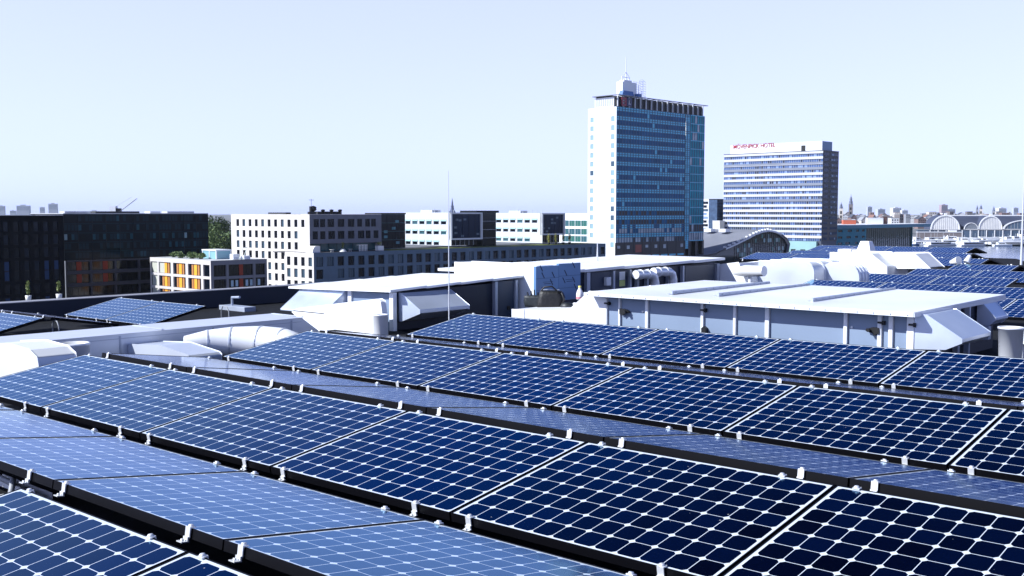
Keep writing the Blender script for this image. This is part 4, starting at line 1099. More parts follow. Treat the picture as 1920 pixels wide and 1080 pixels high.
def topz(u):
    for i in range(n-1):
        if prof[i][0] <= u <= prof[i+1][0]: k = (u-prof[i][0])/(prof[i+1][0]-prof[i][0]); return prof[i][1]*(1-k)+prof[i+1][1]*k-th*1.3
    return 0
for k in range(26):
    u = umin+(umax-umin)*k/25; g.box((u-.08, .45, 0), (u+.08, .595, max(.5, topz(u))), 1)
for k in range(7):
    z = 3+2.2*k
    us = [umin+(umax-umin)*q/60 for q in range(61) if topz(umin+(umax-umin)*q/60) > z]
    if us: g.box((min(us), .47, z-.06), (max(us), .59, z+.06), 1)
for k in range(46):
    q = rr.randrange(25); u = umin+(umax-umin)*q/25; z = 3+2.2*rr.randrange(6)
    if topz(u) > z+2.3 and topz(u+2) > z+2.3: g.box((u+.1, .52, z+.1), (u+(umax-umin)/25-.1, .57, z+2.1), 2 if rr.random() < .6 else 3)
g.build('glass_front', [mat('black_green_glass', (.004, .012, .016), .08, spec=.5), M_FRM, mat('green_pane', (.03, .16, .14), .15), mat('pale_green_pane', (.25, .4, .38), .2)], t)
for k in range(14):
    i = 2+k*.42; i0 = int(i); kk = i-i0; u = prof[i0][0]*(1-kk)+prof[i0+1][0]*kk; z = prof[i0][1]*(1-kk)+prof[i0+1][1]*kk
    MB().box((u-.5, -.7, z+.1), (u+.5, .6, z+.75)).build('roof_light', M_PANELW, t)
for k in range(9):
    u = prof[5][0]-2; MB().box((u-1+.3*k, 15+9*k, prof[5][1]+.6), (u+3+.3*k, 19+9*k, prof[5][1]+2.2)).build('skylight', M_PANELW, t)

# ---------------- white apartment block between the towers
b = Bld('apartment_block', 'white apartment block with staggered windows between the two tall buildings', 'apartment block', 1343, 655)
t = b.t; zt = b.h(373); LL = run(1343, 655, 1312, 2); LR = run(1343, 655, 1356, 1); g = MB(); ops = []
for f in range(8):
    zc = b.h(379.8+7.1*f)
    for k in range(3): ops.append((.8+5.1*k+(.9 if f % 2 else 0), 4.7+5.1*k+(.9 if f % 2 else 0), zc-.95, zc+.75))
b.facade(g, 'l', 0, 0, max(LL, 17), 0, zt, ops, .3, glasses=[M_GL2, wm[2], M_GL], frame=M_LFRM)
body(g, 0, 0, 9, max(LL, 17), 0, zt, 0, 'l'); g.build('wall', M_PANELW, t); roof_slab(t, 0, 0, 9, max(LL, 17), zt, M_ROOFL)
b2 = Bld('apartment_block', 'slim blue glass block beside the white staggered apartments', 'apartment block', 1344.5, 648)
zt = b2.h(374.5); L = max(3, run(1344.5, 648, 1355.5, 1)); g = MB(); g.box((0, 0, 12), (L, 6, zt)); g.build('wall', mat('mid_blue_glass', (.05, .085, .15), .2, noise=.3, scale=.4), b2.t)
for k in range(9): MB().box((0, -.05, b2.h(382+6*k)), (L, -.004, b2.h(381+6*k))).build('floor_edge', M_FRM, b2.t)
MB().box((-.1, -.1, zt+.01), (L+.1, 6.1, zt+.5)).build('roof', M_FRM, b2.t)
b3 = Bld('stair_block', 'small cream tapering block at the foot of the slim blue glass building', 'building', 1351, 640)
z1 = b3.h(414.5); g = MB(); g.prism([(0, 0, 0), (4, 0, 0), (4.6, 0, z1), (-.8, 0, z1)], (0, 5, 0)); g.build('wall', M_STONE, b3.t); MB().box((-.9, -.1, z1+.01), (4.7, 5.1, z1+.3)).build('roof', M_ROOFL, b3.t)

# ---------------- teal building right of the hotel
b = Bld('teal_building', 'teal clad building with slit windows and an overhanging roof right of the hotel', 'office building', 1530, 628)
t = b.t; zt = b.h(430); L = run(1530, 628, 1712, 1); zb = 0
MTe = mat('teal_cladding', (.008, .20, .25), .5, spec=.2, noise=.12, scale=.1)
g = MB(); ops = []
Lw = run(1530, 628, 1625, 1)
for (py, us) in ((433.5, (.47, .66, .82, .94)), (445.5, (.27, .47, .64, .80, .94)), (457, (.1, .3, .47, .62, .8)), (468, (.1, .3, .6))):
    zc = b.h(py, 20)
    for u in us: wd = Lw*.09 if u < .7 else Lw*.06; ops.append((Lw*u-wd/2, Lw*u+wd/2, zc-.65, zc+.65))
b.facade(g, 'r', 0, 0, Lw, 0, zt, ops, .3, glass=M_GL)
body(g, 0, 0, L, 30, 0, zt, 0, 'r'); g.build('wall', MTe, t)
g = MB(); g.box((Lw, .8, 0), (L, 1.0, zt), 0)
for k in range(24): u = Lw+(L-Lw)*k/23; g.box((u-.06, .6, 0), (u+.06, .79, zt), 1)
for k in range(14):
    u = Lw+rr.random()*(L-Lw-2); z = zt*.3+rr.random()*zt*.3; g.box((u, .7, z), (u+1.2, .78, z+.5), 2)
g.build('glass_front', [mat('deep_green_glass', (.004, .035, .032), .1, spec=.5), M_FRM, mat('dull_green_pane', (.05, .11, .1), .3)], t)
L2 = run(1530, 628, 1742, 1)
g = MB(); g.box((-.5, -1.5, zt+.003), (L2, 31, zt+2.0), 0); g.box((-.6, -1.6, zt+2.003), (L2+.1, 31.1, zt+2.3), 1)
g.build('roof', [mat('teal_fascia', (.02, .20, .26), .5, noise=.1, scale=.1), M_PANELW], t)
zr = zt+2.3
def tb(px, d, py0, py1, pxw, m, lab, nm='roof_cabin', cat='cabin'):
    """a cabin standing on the teal roof"""
    p = far(px, d); z = hz(py1, d); wd = pxw/FPX*d
    o = thing(nm, lab, cat, (p.x, p.y, z), YAW*-1)
    MB().box((-wd/2, -1.5, 0), (wd/2, 1.5, hz(py0, d)-z)).build('wall', m, o); MB().box((-wd/2-.1, -1.6, hz(py0, d)-z+.003), (wd/2+.1, 1.6, hz(py0, d)-z+.2)).build('roof', M_ROOFL, o)
    return o
tb(1592, 690, 412.5, 421, 24, mat('orange_red_hut', (.55, .13, .07), .6), 'orange-red cabin on the teal building roof beside the hotel')
tb(1640, 700, 408.5, 421, 30, M_PANELW, 'white flat-roofed cabin on the teal building roof')
tb(1658, 702, 405.5, 420, 10, mat('brown_hut', (.13, .07, .06), .7), 'small dark brown cabin right of the white one on the teal roof')

# ---------------- left: dark block, glass building, orange-window building
b = Bld('dark_building', 'very dark office block with faint windows at the left picture edge', 'office building', 118, 262)
t = b.t; zt = b.h(404); L0 = run(118, 262, -60, 1)
g = MB(); ops = []
for f, py in enumerate((424, 448, 472, 496, 514, 538, 562)):
    zc = b.h(py)
    for k in range(10):
        u = -1.9-2.35*k*1.0; ops.append((u-.62, u+.62, zc-1.15, zc+1.15))
b.facade(g, 'r', 0, L0, 0, 0, zt, ops, .3, glasses=[M_GL, mat('navy_pane', (.004, .010, .022), .1, spec=.2), M_GL, mat('blue_pane', (.01, .035, .10), .12, spec=.2)], bars=0)
body(g, L0, 0, 0, 16, 0, zt, 0, 'r')
g.build('wall', mat('near_black_brick', (.003, .004, .007), .8, spec=.1), t); roof_slab(t, L0, 0, 0, 16, zt, M_ROOFL, .1, M_ROOFL)
b = Bld('glass_office', 'dark teal glass office building with a long flat roof, behind the orange windows', 'office building', 118.5, 268)
t = b.t; zt = b.h(401.2); L = run(118.5, 268, 389.5, 1); zb = b.h(489); rr = random.Random(12)
g = MB(); g.box((0, 0, zb), (L, 20, zt), 0)
MG = [mat('black_teal_glass', (.0015, .006, .010), .09, spec=.12), mat('teal_reflection_pane', (.004, .045, .065), .12, spec=.2), mat('dim_teal_pane', (.002, .016, .026), .12, spec=.15), M_FRM, mat('bright_inside_pane', (.12, .22, .25), .3)]  # teal pane tones paint reflections into the dark glass
nc = 44; nf = 5; fh = (zt-zb)/nf
for f in range(nf):
    for c_ in range(nc):
        r_ = rr.random(); mi = None
        if f == nf-1: mi = 2 if r_ < .5 else None
        elif r_ < .45: mi = 2
        if r_ > .90: mi = 1
        if f == 2 and rr.random() < .2: mi = 4 if rr.random() < .35 else 1
        if f == 0 and 9 < c_ < 16: mi = 4 if rr.random() < .3 else 2
        if mi is not None: g.quad((L*c_/nc+.08, -.02, zb+f*fh+.5), (L*(c_+1)/nc-.08, -.02, zb+f*fh+.5), (L*(c_+1)/nc-.08, -.02, zb+(f+1)*fh-.4), (L*c_/nc+.08, -.02, zb+(f+1)*fh-.4), mi)
    g.box((0, -.1, zb+(f+1)*fh-.25), (L, -.025, zb+(f+1)*fh), 2)
for c_ in range(0, nc+1, 4): g.box((L*c_/nc-.05, -.09, zb), (L*c_/nc+.05, -.03, zt), 3)
g.build('glass_curtain_wall', MG, t)
MB().box((-.1, -.12, zt+.003), (L+.1, 20.1, zt+.18)).build('roof', M_ROOFL, t)
for (u, w_, m_) in ((1, 6, M_ROOFL), (9, 12, M_ROOFD), (24, 3, M_PANELW), (29, 8, M_ROOFL), (2.5, 1.5, M_PANELW)): roofbox(t, u, 1.5, zt+.185, w_, 3, .5, m_)
# concrete frame storeys under it
Lc = run(118.5, 268, 300, 1)
g = MB(); bays = 4; cz = [b.h(489), b.h(512.5), b.h(536), b.h(560), 0]
ops = []
for f in range(3):
    for k in range(bays): ops.append((Lc*k/bays+.35, Lc*(k+1)/bays-.15, cz[f+1]+.55, cz[f]-.35))
b.facade(g, 'r', -.4, 0, Lc, 0, cz[0]-.004, ops, .6, glass=mat('black_glass', (.004, .005, .007), .1, spec=.4), bars=3)
g.quad((0, -.4, cz[0]-.004), (Lc, -.4, cz[0]-.004), (Lc, 0, cz[0]-.004), (0, 0, cz[0]-.004))
g.build('concrete_frame', mat('dark_concrete', (.05, .048, .055), .8, noise=.1, scale=.4), t)
mat('pale_blind', (.5, .5, .42), .8)
M_OR = mat('orange_curtain', (.95, .40, .03), .7, noise=.06, scale=.5); M_RED = mat('deep_orange_curtain', (.26, .035, .01), .8)
for f in range(2):
    for k in range(2):
        u = Lc*k/bays+Lc/bays*(.46 if k == 0 else .52); MB().box((u, .08, cz[f+1]+.6), (u+1.3, .14, cz[f]-.4)).build('curtain', M_RED, t)
dO = 255
b = Bld('orange_window_building', 'low concrete building with bright orange curtains in its sunlit windows', 'office building', 393, dO)
t = b.t; zt = b.h(489); LL = run(393, dO, 279, 2); LR = run(393, dO, 499, 1); pitch = 26*dO/FPX
g = MB(); ops = []; ol = []
zf = [b.h(497), b.h(524), b.h(550), b.h(577)]
ux = [(.02, .115), (.155, .355), (.40, .60), (.645, .845), (.875, .99)]
for f in range(3):
    for (a, c) in ux: ol.append((LL*a-.05, LL*c+.1, zf[f+1]+.62, zf[f]-.02))
b.facade(g, 'l', 0, 0, LL, 0, zt, ol, .4, glasses=[M_GL], bars=3)
orr = []
for f in range(3):
    for (a, c) in ((.05, .27), (.31, .75), (.79, .97)): orr.append((LR*a, LR*c, zf[f+1]+.6, zf[f]-.1))
body(g, 0, 0, LR, LL, 0, zt, 0, 'lr'); g.build('wall', M_CONC, t)
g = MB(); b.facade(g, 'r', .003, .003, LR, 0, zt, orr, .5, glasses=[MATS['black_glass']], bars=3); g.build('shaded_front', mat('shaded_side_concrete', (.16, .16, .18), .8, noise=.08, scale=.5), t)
for f in range(3):
    for j, (a, c) in enumerate(ux):
        z0, z1 = zf[f+1]+.7, zf[f]-.06; A, B = LL*a+.05, LL*c-.0
        if j == 0: continue
        if j == 4:
            MB().box((.30, A, z0), (.36, A+(B-A)*.9, z1)).build('blind', mat('pale_blind', (.5, .5, .42), .8), t); continue
        mid = (A+B)/2
        MB().box((.30, mid-.68, z0), (.36, mid+.68, z1)).build('curtain', M_OR, t)
        for s_ in (-1, 1): MB().box((.32, mid+s_*1.45-.42, z0), (.37, mid+s_*1.45+.42, z1-.1)).build('curtain', mat('brown_curtain', (.45, .19, .06), .8), t)
        if j == 3 and f == 0: MB().box((.29, mid+.6, z0), (.35, B, z1)).build('blind', MATS['pale_blind'], t)
    a, c = LR*.31, LR*.75
    MB().box(((a+c)/2-.35, .38, zf[f+1]+.65), ((a+c)/2+.75, .42, zf[f]-.15)).build('curtain', M_RED, t)
    if f == 1:
        for u in (.36, .44, .62, .70, .84): MB().box((LR*u, .36, zf[2]+1.3), (LR*u+.7, .40, zf[1]-.5)).build('pane_glint', mat('pale_blue_glint', (.3, .42, .5), .5), t)  # pale blue slips imitate glints on the panes by colour
roof_slab(t, 0, 0, LR, LL, zt, M_ROOFL, .0)
def on_or(u, v, z=0.): return Matrix.Translation(b.p) @ Matrix.Rotation(E1ROT, 4, 'Z') @ Vector((u, v, zt+z))
t2 = thing('roof_lantern', 'white framed glass lantern on the orange-window building roof', 'roof light', on_or(6.0, 7.5), E1ROT)
MB().box((0, 0, 0), (4, 6.5, 2.0)).build('glass', mat('pale_teal_glass', (.25, .45, .5), .15), t2); MB().box((-.2, -.2, 2.003), (4.2, 6.7, 2.3)).build('roof', M_PANELW, t2)
for (x, y) in ((0, 0), (4, 0), (0, 6.5), (4, 6.5), (0, 3.2)): MB().box((x-.12, y-.12, 0), (x+.12, y+.12, 2.0)).build('post', M_PANELW, t2)
for k, (u, v) in enumerate(((7.5, 2.2), (9.8, .9))):
    t2 = thing('roof_box', ('left' if k == 0 else 'right')+' one of two white boxes on the orange-window building roof', 'box', on_or(u, v), E1ROT)
    MB().box((0, 0, 0), (1.7, 1.6, 1.3 if k == 0 else .9)).build('casing', M_PANELW, t2, bevel=.05); MB().box((.2, -.05, .2), (1.5, -.003, .5)).build('grille', M_RAIL, t2)
t2 = thing('roof_ladder', 'slanted white steel frame on the orange-window building roof', 'ladder', on_or(8.6, 1.4), E1ROT)
g = MB(); g.tube([(0, 0, 0), (1.2, 0, 2.9)], .07, 6); g.tube([(1.0, 0, 0), (2.4, 0, 2.9)], .07, 6); g.tube([(1.2, 0, 2.9), (2.4, 0, 2.9)], .07, 6); g.build('tube_frame', mat('pale_green_steel', (.6, .68, .62), .5), t2)
for k, (u, v, s_) in enumerate(((3.5, 21, 1.0), (3.5, 15, 1.1), (4, 11.5, .9), (4.5, 26, .8))):
    t2 = thing('roof_bush', ['pale green bush second from left', 'dark green bush third from left', 'yellow-green bush rightmost', 'small green bush leftmost'][k]+' on the orange-window building roof', 'bush', on_or(u, v), 0, 'bushes on the orange-window building')
    inst('foliage', foliage_mesh('foliage', 1.7*s_, 1.7*s_, 420, [M_LEAF[k % 3], M_LEAF[1], M_LEAF[2]], 40+k, .18), t2); MB().lathe((0, 0, 0), [(0, 0), (.5, 0), (.5, .3), (0, .3)], 8).build('planter', M_BLACK, t2)
# potted trees on the terrace below the parapet
for k, px in enumerate((48, 106)):
    d = 60; p = far(px, d); zb_ = hz(562-3*k, d)
    t2 = thing('potted_tree', ('left' if k == 0 else 'right')+' one of two slim yellow-green trees in white pots beyond the navy parapet', 'potted tree', (p.x, p.y, zb_), 0, 'potted trees beyond the parapet')
    inst('foliage', foliage_mesh('foliage', .14, .75, 200, [M_YLEAF[1], M_LEAF[2]], 60+k, .055), t2, (0, 0, .3)); MB().lathe((0, 0, -.12), [(0, 0), (.13, 0), (.17, .36), (.13, .36), (0, .33)], 12).build('pot', M_POT, t2)
    MB().tube([(0, 0, .2), (0, 0, .8)], .02, 6).build('trunk', M_FRM, t2)
p = far(80, 60); g = MB(); zz = hz(564, 60)-.12
d1, d2 = far(-120, 60), far(330, 60)
g.prism([(d1.x, d1.y, GZ+.03), (d2.x, d2.y, GZ+.03), (d2.x, d2.y, zz), (d1.x, d1.y, zz)], (-.7, .7, 0))
t2 = thing('terrace_building', 'dark lower terrace ledge carrying the two potted trees beyond the parapet', 'building'); g.build('wall', M_DECK, t2)

# ---------------- crane, trees, small steeple
p = far(216, 420); zb_ = hz(402, 420)
t2 = thing('crane', 'small white construction crane with slanted jib above the dark glass building', 'crane', (p.x, p.y, GZ), -YAW)
hb = zb_-GZ
g = MB(); g.box((-.9, -.9, 0), (.9, .9, hb-.5)); g.build('mast', M_FRM, t2)
g = MB(); g.box((-1.8, -1.2, hb-.5), (.6, 1.2, hb+3.2)); g.build('cab', M_PANELW, t2); MB().box((.62, -1, hb-.5), (2.2, 1, hb+2.4)).build('winch', M_FRM, t2)
g = MB(); ux_ = 36/FPX*420; uz = 31/FPX*420
for dy in (-.5, .5): g.tube([(1, dy, hb+.5), (ux_+1, dy, uz+hb-.3)], .11, 5)
g.tube([(0, 0, hb+3), (ux_-1, 0, uz+hb+.3)], .08, 5)
for k in range(12): q = k/12; g.tube([(1+ux_*q, -.5, hb+.5+(uz-.8)*q), (1+ux_*(q+.08), .5, hb+.5+(uz-.8)*(q+.08))], .06, 4)
g.build('jib', M_LFRM, t2)
def tree(px, d, pyb, pyt, rx, lab, seed, grp='trees behind the cream offices'):
    p = far(px, d); zt_ = hz(pyt, d); 
    t2 = thing('leafy_tree', lab, 'tree', (p.x, p.y, GZ), seed, grp)
    H = zt_-GZ; rr = random.Random(seed)
    g = MB(); g.tube([(0, 0, 0), (.1, .1, H*.35), (0, .2, H*.75)], [.45, .32, .1], 8)
    for k in range(5):
        a = rr.random()*6.28; g.tube([(0, .1, H*.3+k*.6), (math.cos(a)*rx*.5, math.sin(a)*rx*.5, H*.55+k*.7)], [.16, .05], 6)
    g.build('trunk', mat('bark', (.05, .038, .03), .9), t2)
    inst('crown', foliage_mesh('crown', rx, H*.78, 2600, M_LEAF, seed, .42), t2, (0, 0, H*.22))
for k, (px, d, pyt, rx, lab) in enumerate(((393, 395, 416, 5, 'dark green tree touching the glass building edge'), (404, 370, 434, 4.5, 'sunlit tree in the gap, lowest and nearest of the group'),
        (415, 385, 428, 5, 'broad tree in the gap left of the cream offices'), (427, 400, 432, 5, 'tree against the left edge of the cream offices'), (400, 470, 409, 6, 'far dark tree rising highest in the gap beside the glass building'), (421, 480, 414, 6, 'far tree behind the gap, right of the highest one'))):
    tree(px, d, 0, pyt, rx, lab, 100+k)
p = far(848, 1250)
t2 = thing('church_spire', 'slim dark church spire beside the lightning rod behind the white pavilion', 'church spire', (p.x, p.y, GZ), 0)
hs = hz(396, 1250)-GZ; ht = hz(371, 1250)-GZ
MB().box((-2.6, -2.6, 0), (2.6, 2.6, hs)).build('tower', mat('slate_blue_stone', (.10, .12, .2), .8), t2)
g = MB(); g.lathe((0, 0, hs), [(3, 0), (2.2, 2), (1.6, 5), (2.0, 5.6), (1.2, 7), (.9, 10), (0.1, ht-hs)], 8, smooth=False); g.build('spire', MATS['slate_blue_stone'], t2)

# ---------------- far city
M_BR = [mat('far_brick_'+n_, c_, .85, noise=.12, scale=.08) for n_, c_ in (('red', (.22, .15, .14)), ('brown', (.17, .15, .15)), ('cream', (.55, .5, .45)), ('white', (.68, .68, .68)), ('grey', (.28, .29, .32)))]  # bricks lightened and desaturated, part of the haze is in their colour
M_TILE = [mat('slate_roof', (.07, .08, .11), .8), mat('red_roof', (.22, .12, .10), .8), mat('grey_roof', (.3, .31, .34), .8)]
FW_NAMES = ['red-brick', 'brown-brick', 'cream', 'white', 'grey']; TN = ['slate', 'red-tiled', 'grey']
def house(px, d, pyt, wpx, lab, k, flat=False, grp='distant town houses'):
    p = far(px, d); wd = wpx/FPX*d; hw = hz(pyt, d)-GZ; dp = 12.
    t2 = thing('town_house', lab, 'house', (p.x, p.y, GZ), -YAW*0+E1ROT+R(rnd.uniform(-12, 12))-R(44), grp)
    m_ = M_BR[k % 5]; mr = M_TILE[(k//2) % 3]
    zr_ = hw if flat else hw*.80
    g = MB(); g.box((-wd/2, 0, 0), (wd/2, dp, zr_))
    if not flat: g.prism([(-wd/2, .0, zr_), (wd/2, .0, zr_), (0, .0, hw-.2)], (0, dp, 0))
    g.build('wall', m_, t2)
    g = MB()
    if flat: g.box((-wd/2-.1, -.1, zr_+.01), (wd/2+.1, dp+.1, zr_+.4))
    else:
        g.quad((-wd/2-.3, -.3, zr_-.1), (0, -.3, hw), (0, dp+.3, hw), (-wd/2-.3, dp+.3, zr_-.1)); g.quad((wd/2+.3, -.3, zr_-.1), (0, -.3, hw), (0, dp+.3, hw), (wd/2+.3, dp+.3, zr_-.1))
    g.build('roof', mr, t2)
    nw = max(2, int(wd/2.6)); g = MB()
    for f in range(2):
        for c_ in range(nw):
            u = -wd/2+wd*(c_+.5)/nw; z = zr_-2.2-3.2*f; g.box((u-.55, -.06, z-.9), (u+.55, -.004, z+.9))
    g.build('window_row', M_GL, t2)
adj = ['narrow', 'tall', 'squat', 'broad', 'plain']
spots = []
hr = random.Random(21)
for k in range(64):
    px = 1573+(1920-1573)*((k*0.6180339)%1.0); d = hr.uniform(1150, 2300)
    if 1740 < px: d = hr.uniform(1700, 2500)
    pyt = hr.uniform(396.5, 406) if d > 1500 else hr.uniform(401, 411)
    spots.append((px, d, pyt, hr.uniform(7, 16), k))
spots.sort()
for n_, (px, d, pyt, wpx, k) in enumerate(spots):
    side = 'between hotel and station' if px < 1745 else 'behind the station roof'
    fl = hr.random() < .35
    lab = 'distant %s house with %s %s roof, number %d from the hotel' % (FW_NAMES[k % 5], TN[(k//2) % 3], 'flat' if fl else 'pitched', n_+1)
    lab = 'distant %s house with %s %s roof, %s in the skyline right of the hotel' % (FW_NAMES[k % 5], TN[(k//2) % 3], 'flat' if fl else 'pitched', '%dth' % (n_+1) if (n_+1) % 10 not in (1, 2, 3) or 10 < (n_+1) < 14 else {1: '%dst', 2: '%dnd', 3: '%drd'}[(n_+1) % 10] % (n_+1))
    house(px, d, pyt, wpx, lab, k, fl)
# distant slabs on the skyline
def slab(px, d, py, wpx, m_, lab, n=4):
    d *= 2.5
    p = far(px, d); wd = wpx/FPX*d; H = hz(py, d)-GZ
    t2 = thing('distant_tower', lab, 'tower block', (p.x, p.y, GZ), -YAW*0+math.atan2(RH.y, RH.x)+.2, 'tower blocks on the skyline')
    g = MB(); g.box((-wd/2, 0, 0), (wd/2, wd*.6, H)); g.box((-wd*.2, wd*.1, H+.01), (wd*.15, wd*.4, H+wd*.08)); g.build('wall', m_, t2)
    g = MB()
    for f in range(n): g.box((-wd/2+.5, -.4, H*(.55+.4*f/n)), (wd/2-.5, -.05, H*(.55+.4*f/n)+H*.03))
    g.build('window_band', M_GL2, t2)
MBL = mat('far_grey_blue', (.42, .44, .48), .8); MPK = mat('far_pinkish', (.35, .26, .28), .8)  # grey-blue slab tone lightened to stand in for thicker haze
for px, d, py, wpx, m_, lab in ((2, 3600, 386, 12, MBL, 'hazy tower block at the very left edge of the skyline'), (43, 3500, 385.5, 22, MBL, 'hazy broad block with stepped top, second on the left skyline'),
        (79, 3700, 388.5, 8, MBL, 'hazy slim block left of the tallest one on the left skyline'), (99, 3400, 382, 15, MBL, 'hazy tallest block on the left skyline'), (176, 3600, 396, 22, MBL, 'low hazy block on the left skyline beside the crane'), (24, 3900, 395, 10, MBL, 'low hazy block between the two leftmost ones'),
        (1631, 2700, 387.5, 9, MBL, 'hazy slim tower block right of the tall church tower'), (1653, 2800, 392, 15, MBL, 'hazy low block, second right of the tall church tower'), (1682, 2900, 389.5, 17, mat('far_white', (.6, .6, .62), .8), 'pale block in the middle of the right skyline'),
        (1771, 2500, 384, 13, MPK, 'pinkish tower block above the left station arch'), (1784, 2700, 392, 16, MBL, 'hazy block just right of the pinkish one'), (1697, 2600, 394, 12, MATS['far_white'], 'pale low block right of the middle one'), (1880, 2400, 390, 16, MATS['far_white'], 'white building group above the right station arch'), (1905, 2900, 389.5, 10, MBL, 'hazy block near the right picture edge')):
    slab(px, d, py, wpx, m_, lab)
def spire(px, d, pyt, pym, r0, lab, m_, onion=True):
    p = far(px, d); H = hz(pyt, d)-GZ; hm = hz(pym, d)-GZ
    t2 = thing('church_tower', lab, 'church tower', (p.x, p.y, GZ), .4)
    g = MB(); g.box((-r0, -r0, 0), (r0, r0, hm)); 
    g.build('shaft', m_, t2)
    g = MB(); k = H-hm
    g.lathe((0, 0, hm), [(r0*1.15, 0), (r0*1.1, k*.04), (r0*.85, k*.06), (r0*.85, k*.25), (r0*.95, k*.27), (r0*.6, k*.32), (r0*.6, k*.5), (r0*.68, k*.53), (r0*.4, k*.62), (r0*.42, k*.68), (r0*.15, k*.78), (.2, k)], 8, smooth=False)
    g.build('spire', mat('lead_spire', (.14, .16, .22), .7), t2)
    for z in (.55, .75): MB().box((-r0*.4, -r0-.15, hm*z), (r0*.4, -r0-.02, hm*z+4)).build('opening', M_FRM, t2)
spire(1595, 1900, 364, 383, 3.6, 'tall church tower with a stepped spire right of the hotel', MATS['far_brick_brown'])
spire(1577, 1500, 379, 391, 2.6, 'smaller church tower with lantern beside the hotel edge', MATS['far_brick_cream'])
spire(1832, 1700, 384, 393, 1.8, 'left one of twin church towers above the station roof', MATS['far_brick_grey'])
spire(1839, 1700, 383, 392, 2.4, 'right one of twin church towers above the station roof', MATS['far_brick_cream'])
spire(1863, 2000, 386, 396, 2.6, 'pointed dark church tower above the right station arch', MATS['far_brick_grey'])

# ---------------- station
dK = 1000
b = Bld('railway_station', 'railway station with white glazed arches and a long dark roof by the harbour', 'station', 1742, dK, ang=R(-56))
t = b.t
def sx(px, d=dK):  # along the station front
    ang = E1ROT-R(56); dx = math.cos(ang); dy = math.sin(ang)
    v = Vector((dx, dy, 0)); a = v.dot(RH); dd = v.dot(FH); k = (px-960)/FPX*math.cos(PIT)
    return (k*dK-lat(1742, dK))/(a-k*dd)
def sz(py, u): 
    ang = E1ROT-R(56); return hz(py, dK+u*Vector((math.cos(ang), math.sin(ang), 0)).dot(FH))-GZ
M_ST = mat('station_white', (.76, .76, .76), .5); M_STR = mat('station_dark_roof', (.05, .06, .10), .6, noise=.1, scale=.1); M_STG = mat('station_glazing', (.72, .71, .68), .3, noise=.08, scale=.2)
zroof = sz(405, 40); zeave = sz(431, 40)
g = MB(); L = sx(1990); xs0 = sx(1765)
nseg = 8
for i in range(nseg):
    a0 = math.pi*.5*i/nseg; a1 = math.pi*.5*(i+1)/nseg
    y0 = 6+30*(1-math.cos(a0)); z0 = zeave+(zroof-zeave)*math.sin(a0); y1 = 6+30*(1-math.cos(a1)); z1 = zeave+(zroof-zeave)*math.sin(a1)
    g.quad((xs0, y0, z0), (L, y0, z0), (L, y1, z1), (xs0, y1, z1))
g.quad((xs0, 36, zroof), (L, 36, zroof), (L, 70, zeave), (xs0, 70, zeave))
g.build('train_shed_roof', M_STR, t)
MB().box((xs0, 35, zroof+.02), (L, 37, zroof+.9)).build('ridge_strip', M_ST, t)
def arch(pxa, pxb, pyc, pyb, glazed, name='arch'):
    u0, u1 = sx(pxa), sx(pxb); uc = (u0+u1)/2; r_ = (u1-u0)/2; zb_ = sz(pyb, uc); zc_ = sz(pyc, uc); k = (zc_-zb_)
    n = 20; outer = [(uc-r_*math.cos(math.pi*i/n), zb_+k*math.sin(math.pi*i/n)) for i in range(n+1)]
    inner = [(uc-(r_*.93)*math.cos(math.pi*i/n), zb_+k*.92*math.sin(math.pi*i/n)) for i in range(n+1)]
    g = MB()
    for i in range(n):
        (a0, z0), (a1, z1), (b0_, c0), (b1_, c1) = outer[i], outer[i+1], inner[i], inner[i+1]
        g.add([(a0, -.5, z0), (a1, -.5, z1), (b1_, -.5, c1), (b0_, -.5, c0), (a0, 1, z0), (a1, 1, z1), (b1_, 1, c1), (b0_, 1, c0)], [(0, 1, 2, 3), (0, 4, 5, 1), (3, 2, 6, 7)], 0)
    if glazed: g.box((uc-1.2, -.6, zc_-.2), (uc+1.2, 1, zc_+1.6))
    o = g.build(name, M_ST, t)
    g = MB(); vs_ = [(x, .2, z) for x, z in inner]; g.add(vs_, [tuple(range(len(vs_)))], 0)
    for i in range(1, 14):
        u = uc-r_*.93+r_*1.86*i/14; zz_ = zb_+k*.92*math.sqrt(max(0, 1-((u-uc)/(r_*.93))**2)); g.box((u-.1, .0, zb_), (u+.1, .19, zz_), 1)
    g.box((uc-r_*.93, -.05, zb_-.4), (uc+r_*.93, .15, zb_+.4), 1)
    g.build('glazed_gable', [M_STG if glazed else mat('bluish_glazing', (.06, .1, .15), .2), mat('thin_bar', (.42, .42, .43), .5)], o)
    # barrel roof behind
    g = MB()
    for i in range(n): g.quad((outer[i][0], 1.01, outer[i][1]), (outer[i+1][0], 1.01, outer[i+1][1]), (outer[i+1][0], 30, outer[i+1][1]), (outer[i][0], 30, outer[i][1]))
    g.build('barrel_roof', M_STR, o)
arch(1745.5, 1801, 403, 430.5, True); arch(1808.5, 1835, 417.5, 430, False); arch(1835.5, 1880.5, 404.5, 430, True); arch(1881, 1975, 412, 430, False)
g = MB(); zl0 = sz(446, 50); g.box((sx(1722), .5, 0), (L, 6, zeave-.3)); g.build('lower_wall', mat('station_blue_wall', (.045, .075, .12), .5, noise=.2, scale=.05), t)
for k in range(16):
    u = sx(1745)+(L-sx(1745))*k/16; MB().box((u-.35, -.1, 0), (u+.35, .49, zeave-.35)).build('column', M_ST, t)
b = Bld('quay_building', 'long low brownish quay building in front of the left station arch', 'building', 1722, 975, ang=R(-56))
MB().box((0, 0, 0), (38, 8, b.h(436))).build('wall', M_BR[1], b.t); MB().box((-.2, -.3, b.h(436)+.01), (38.2, 8.2, b.h(434.5))).build('roof', M_ROOFL, b.t)
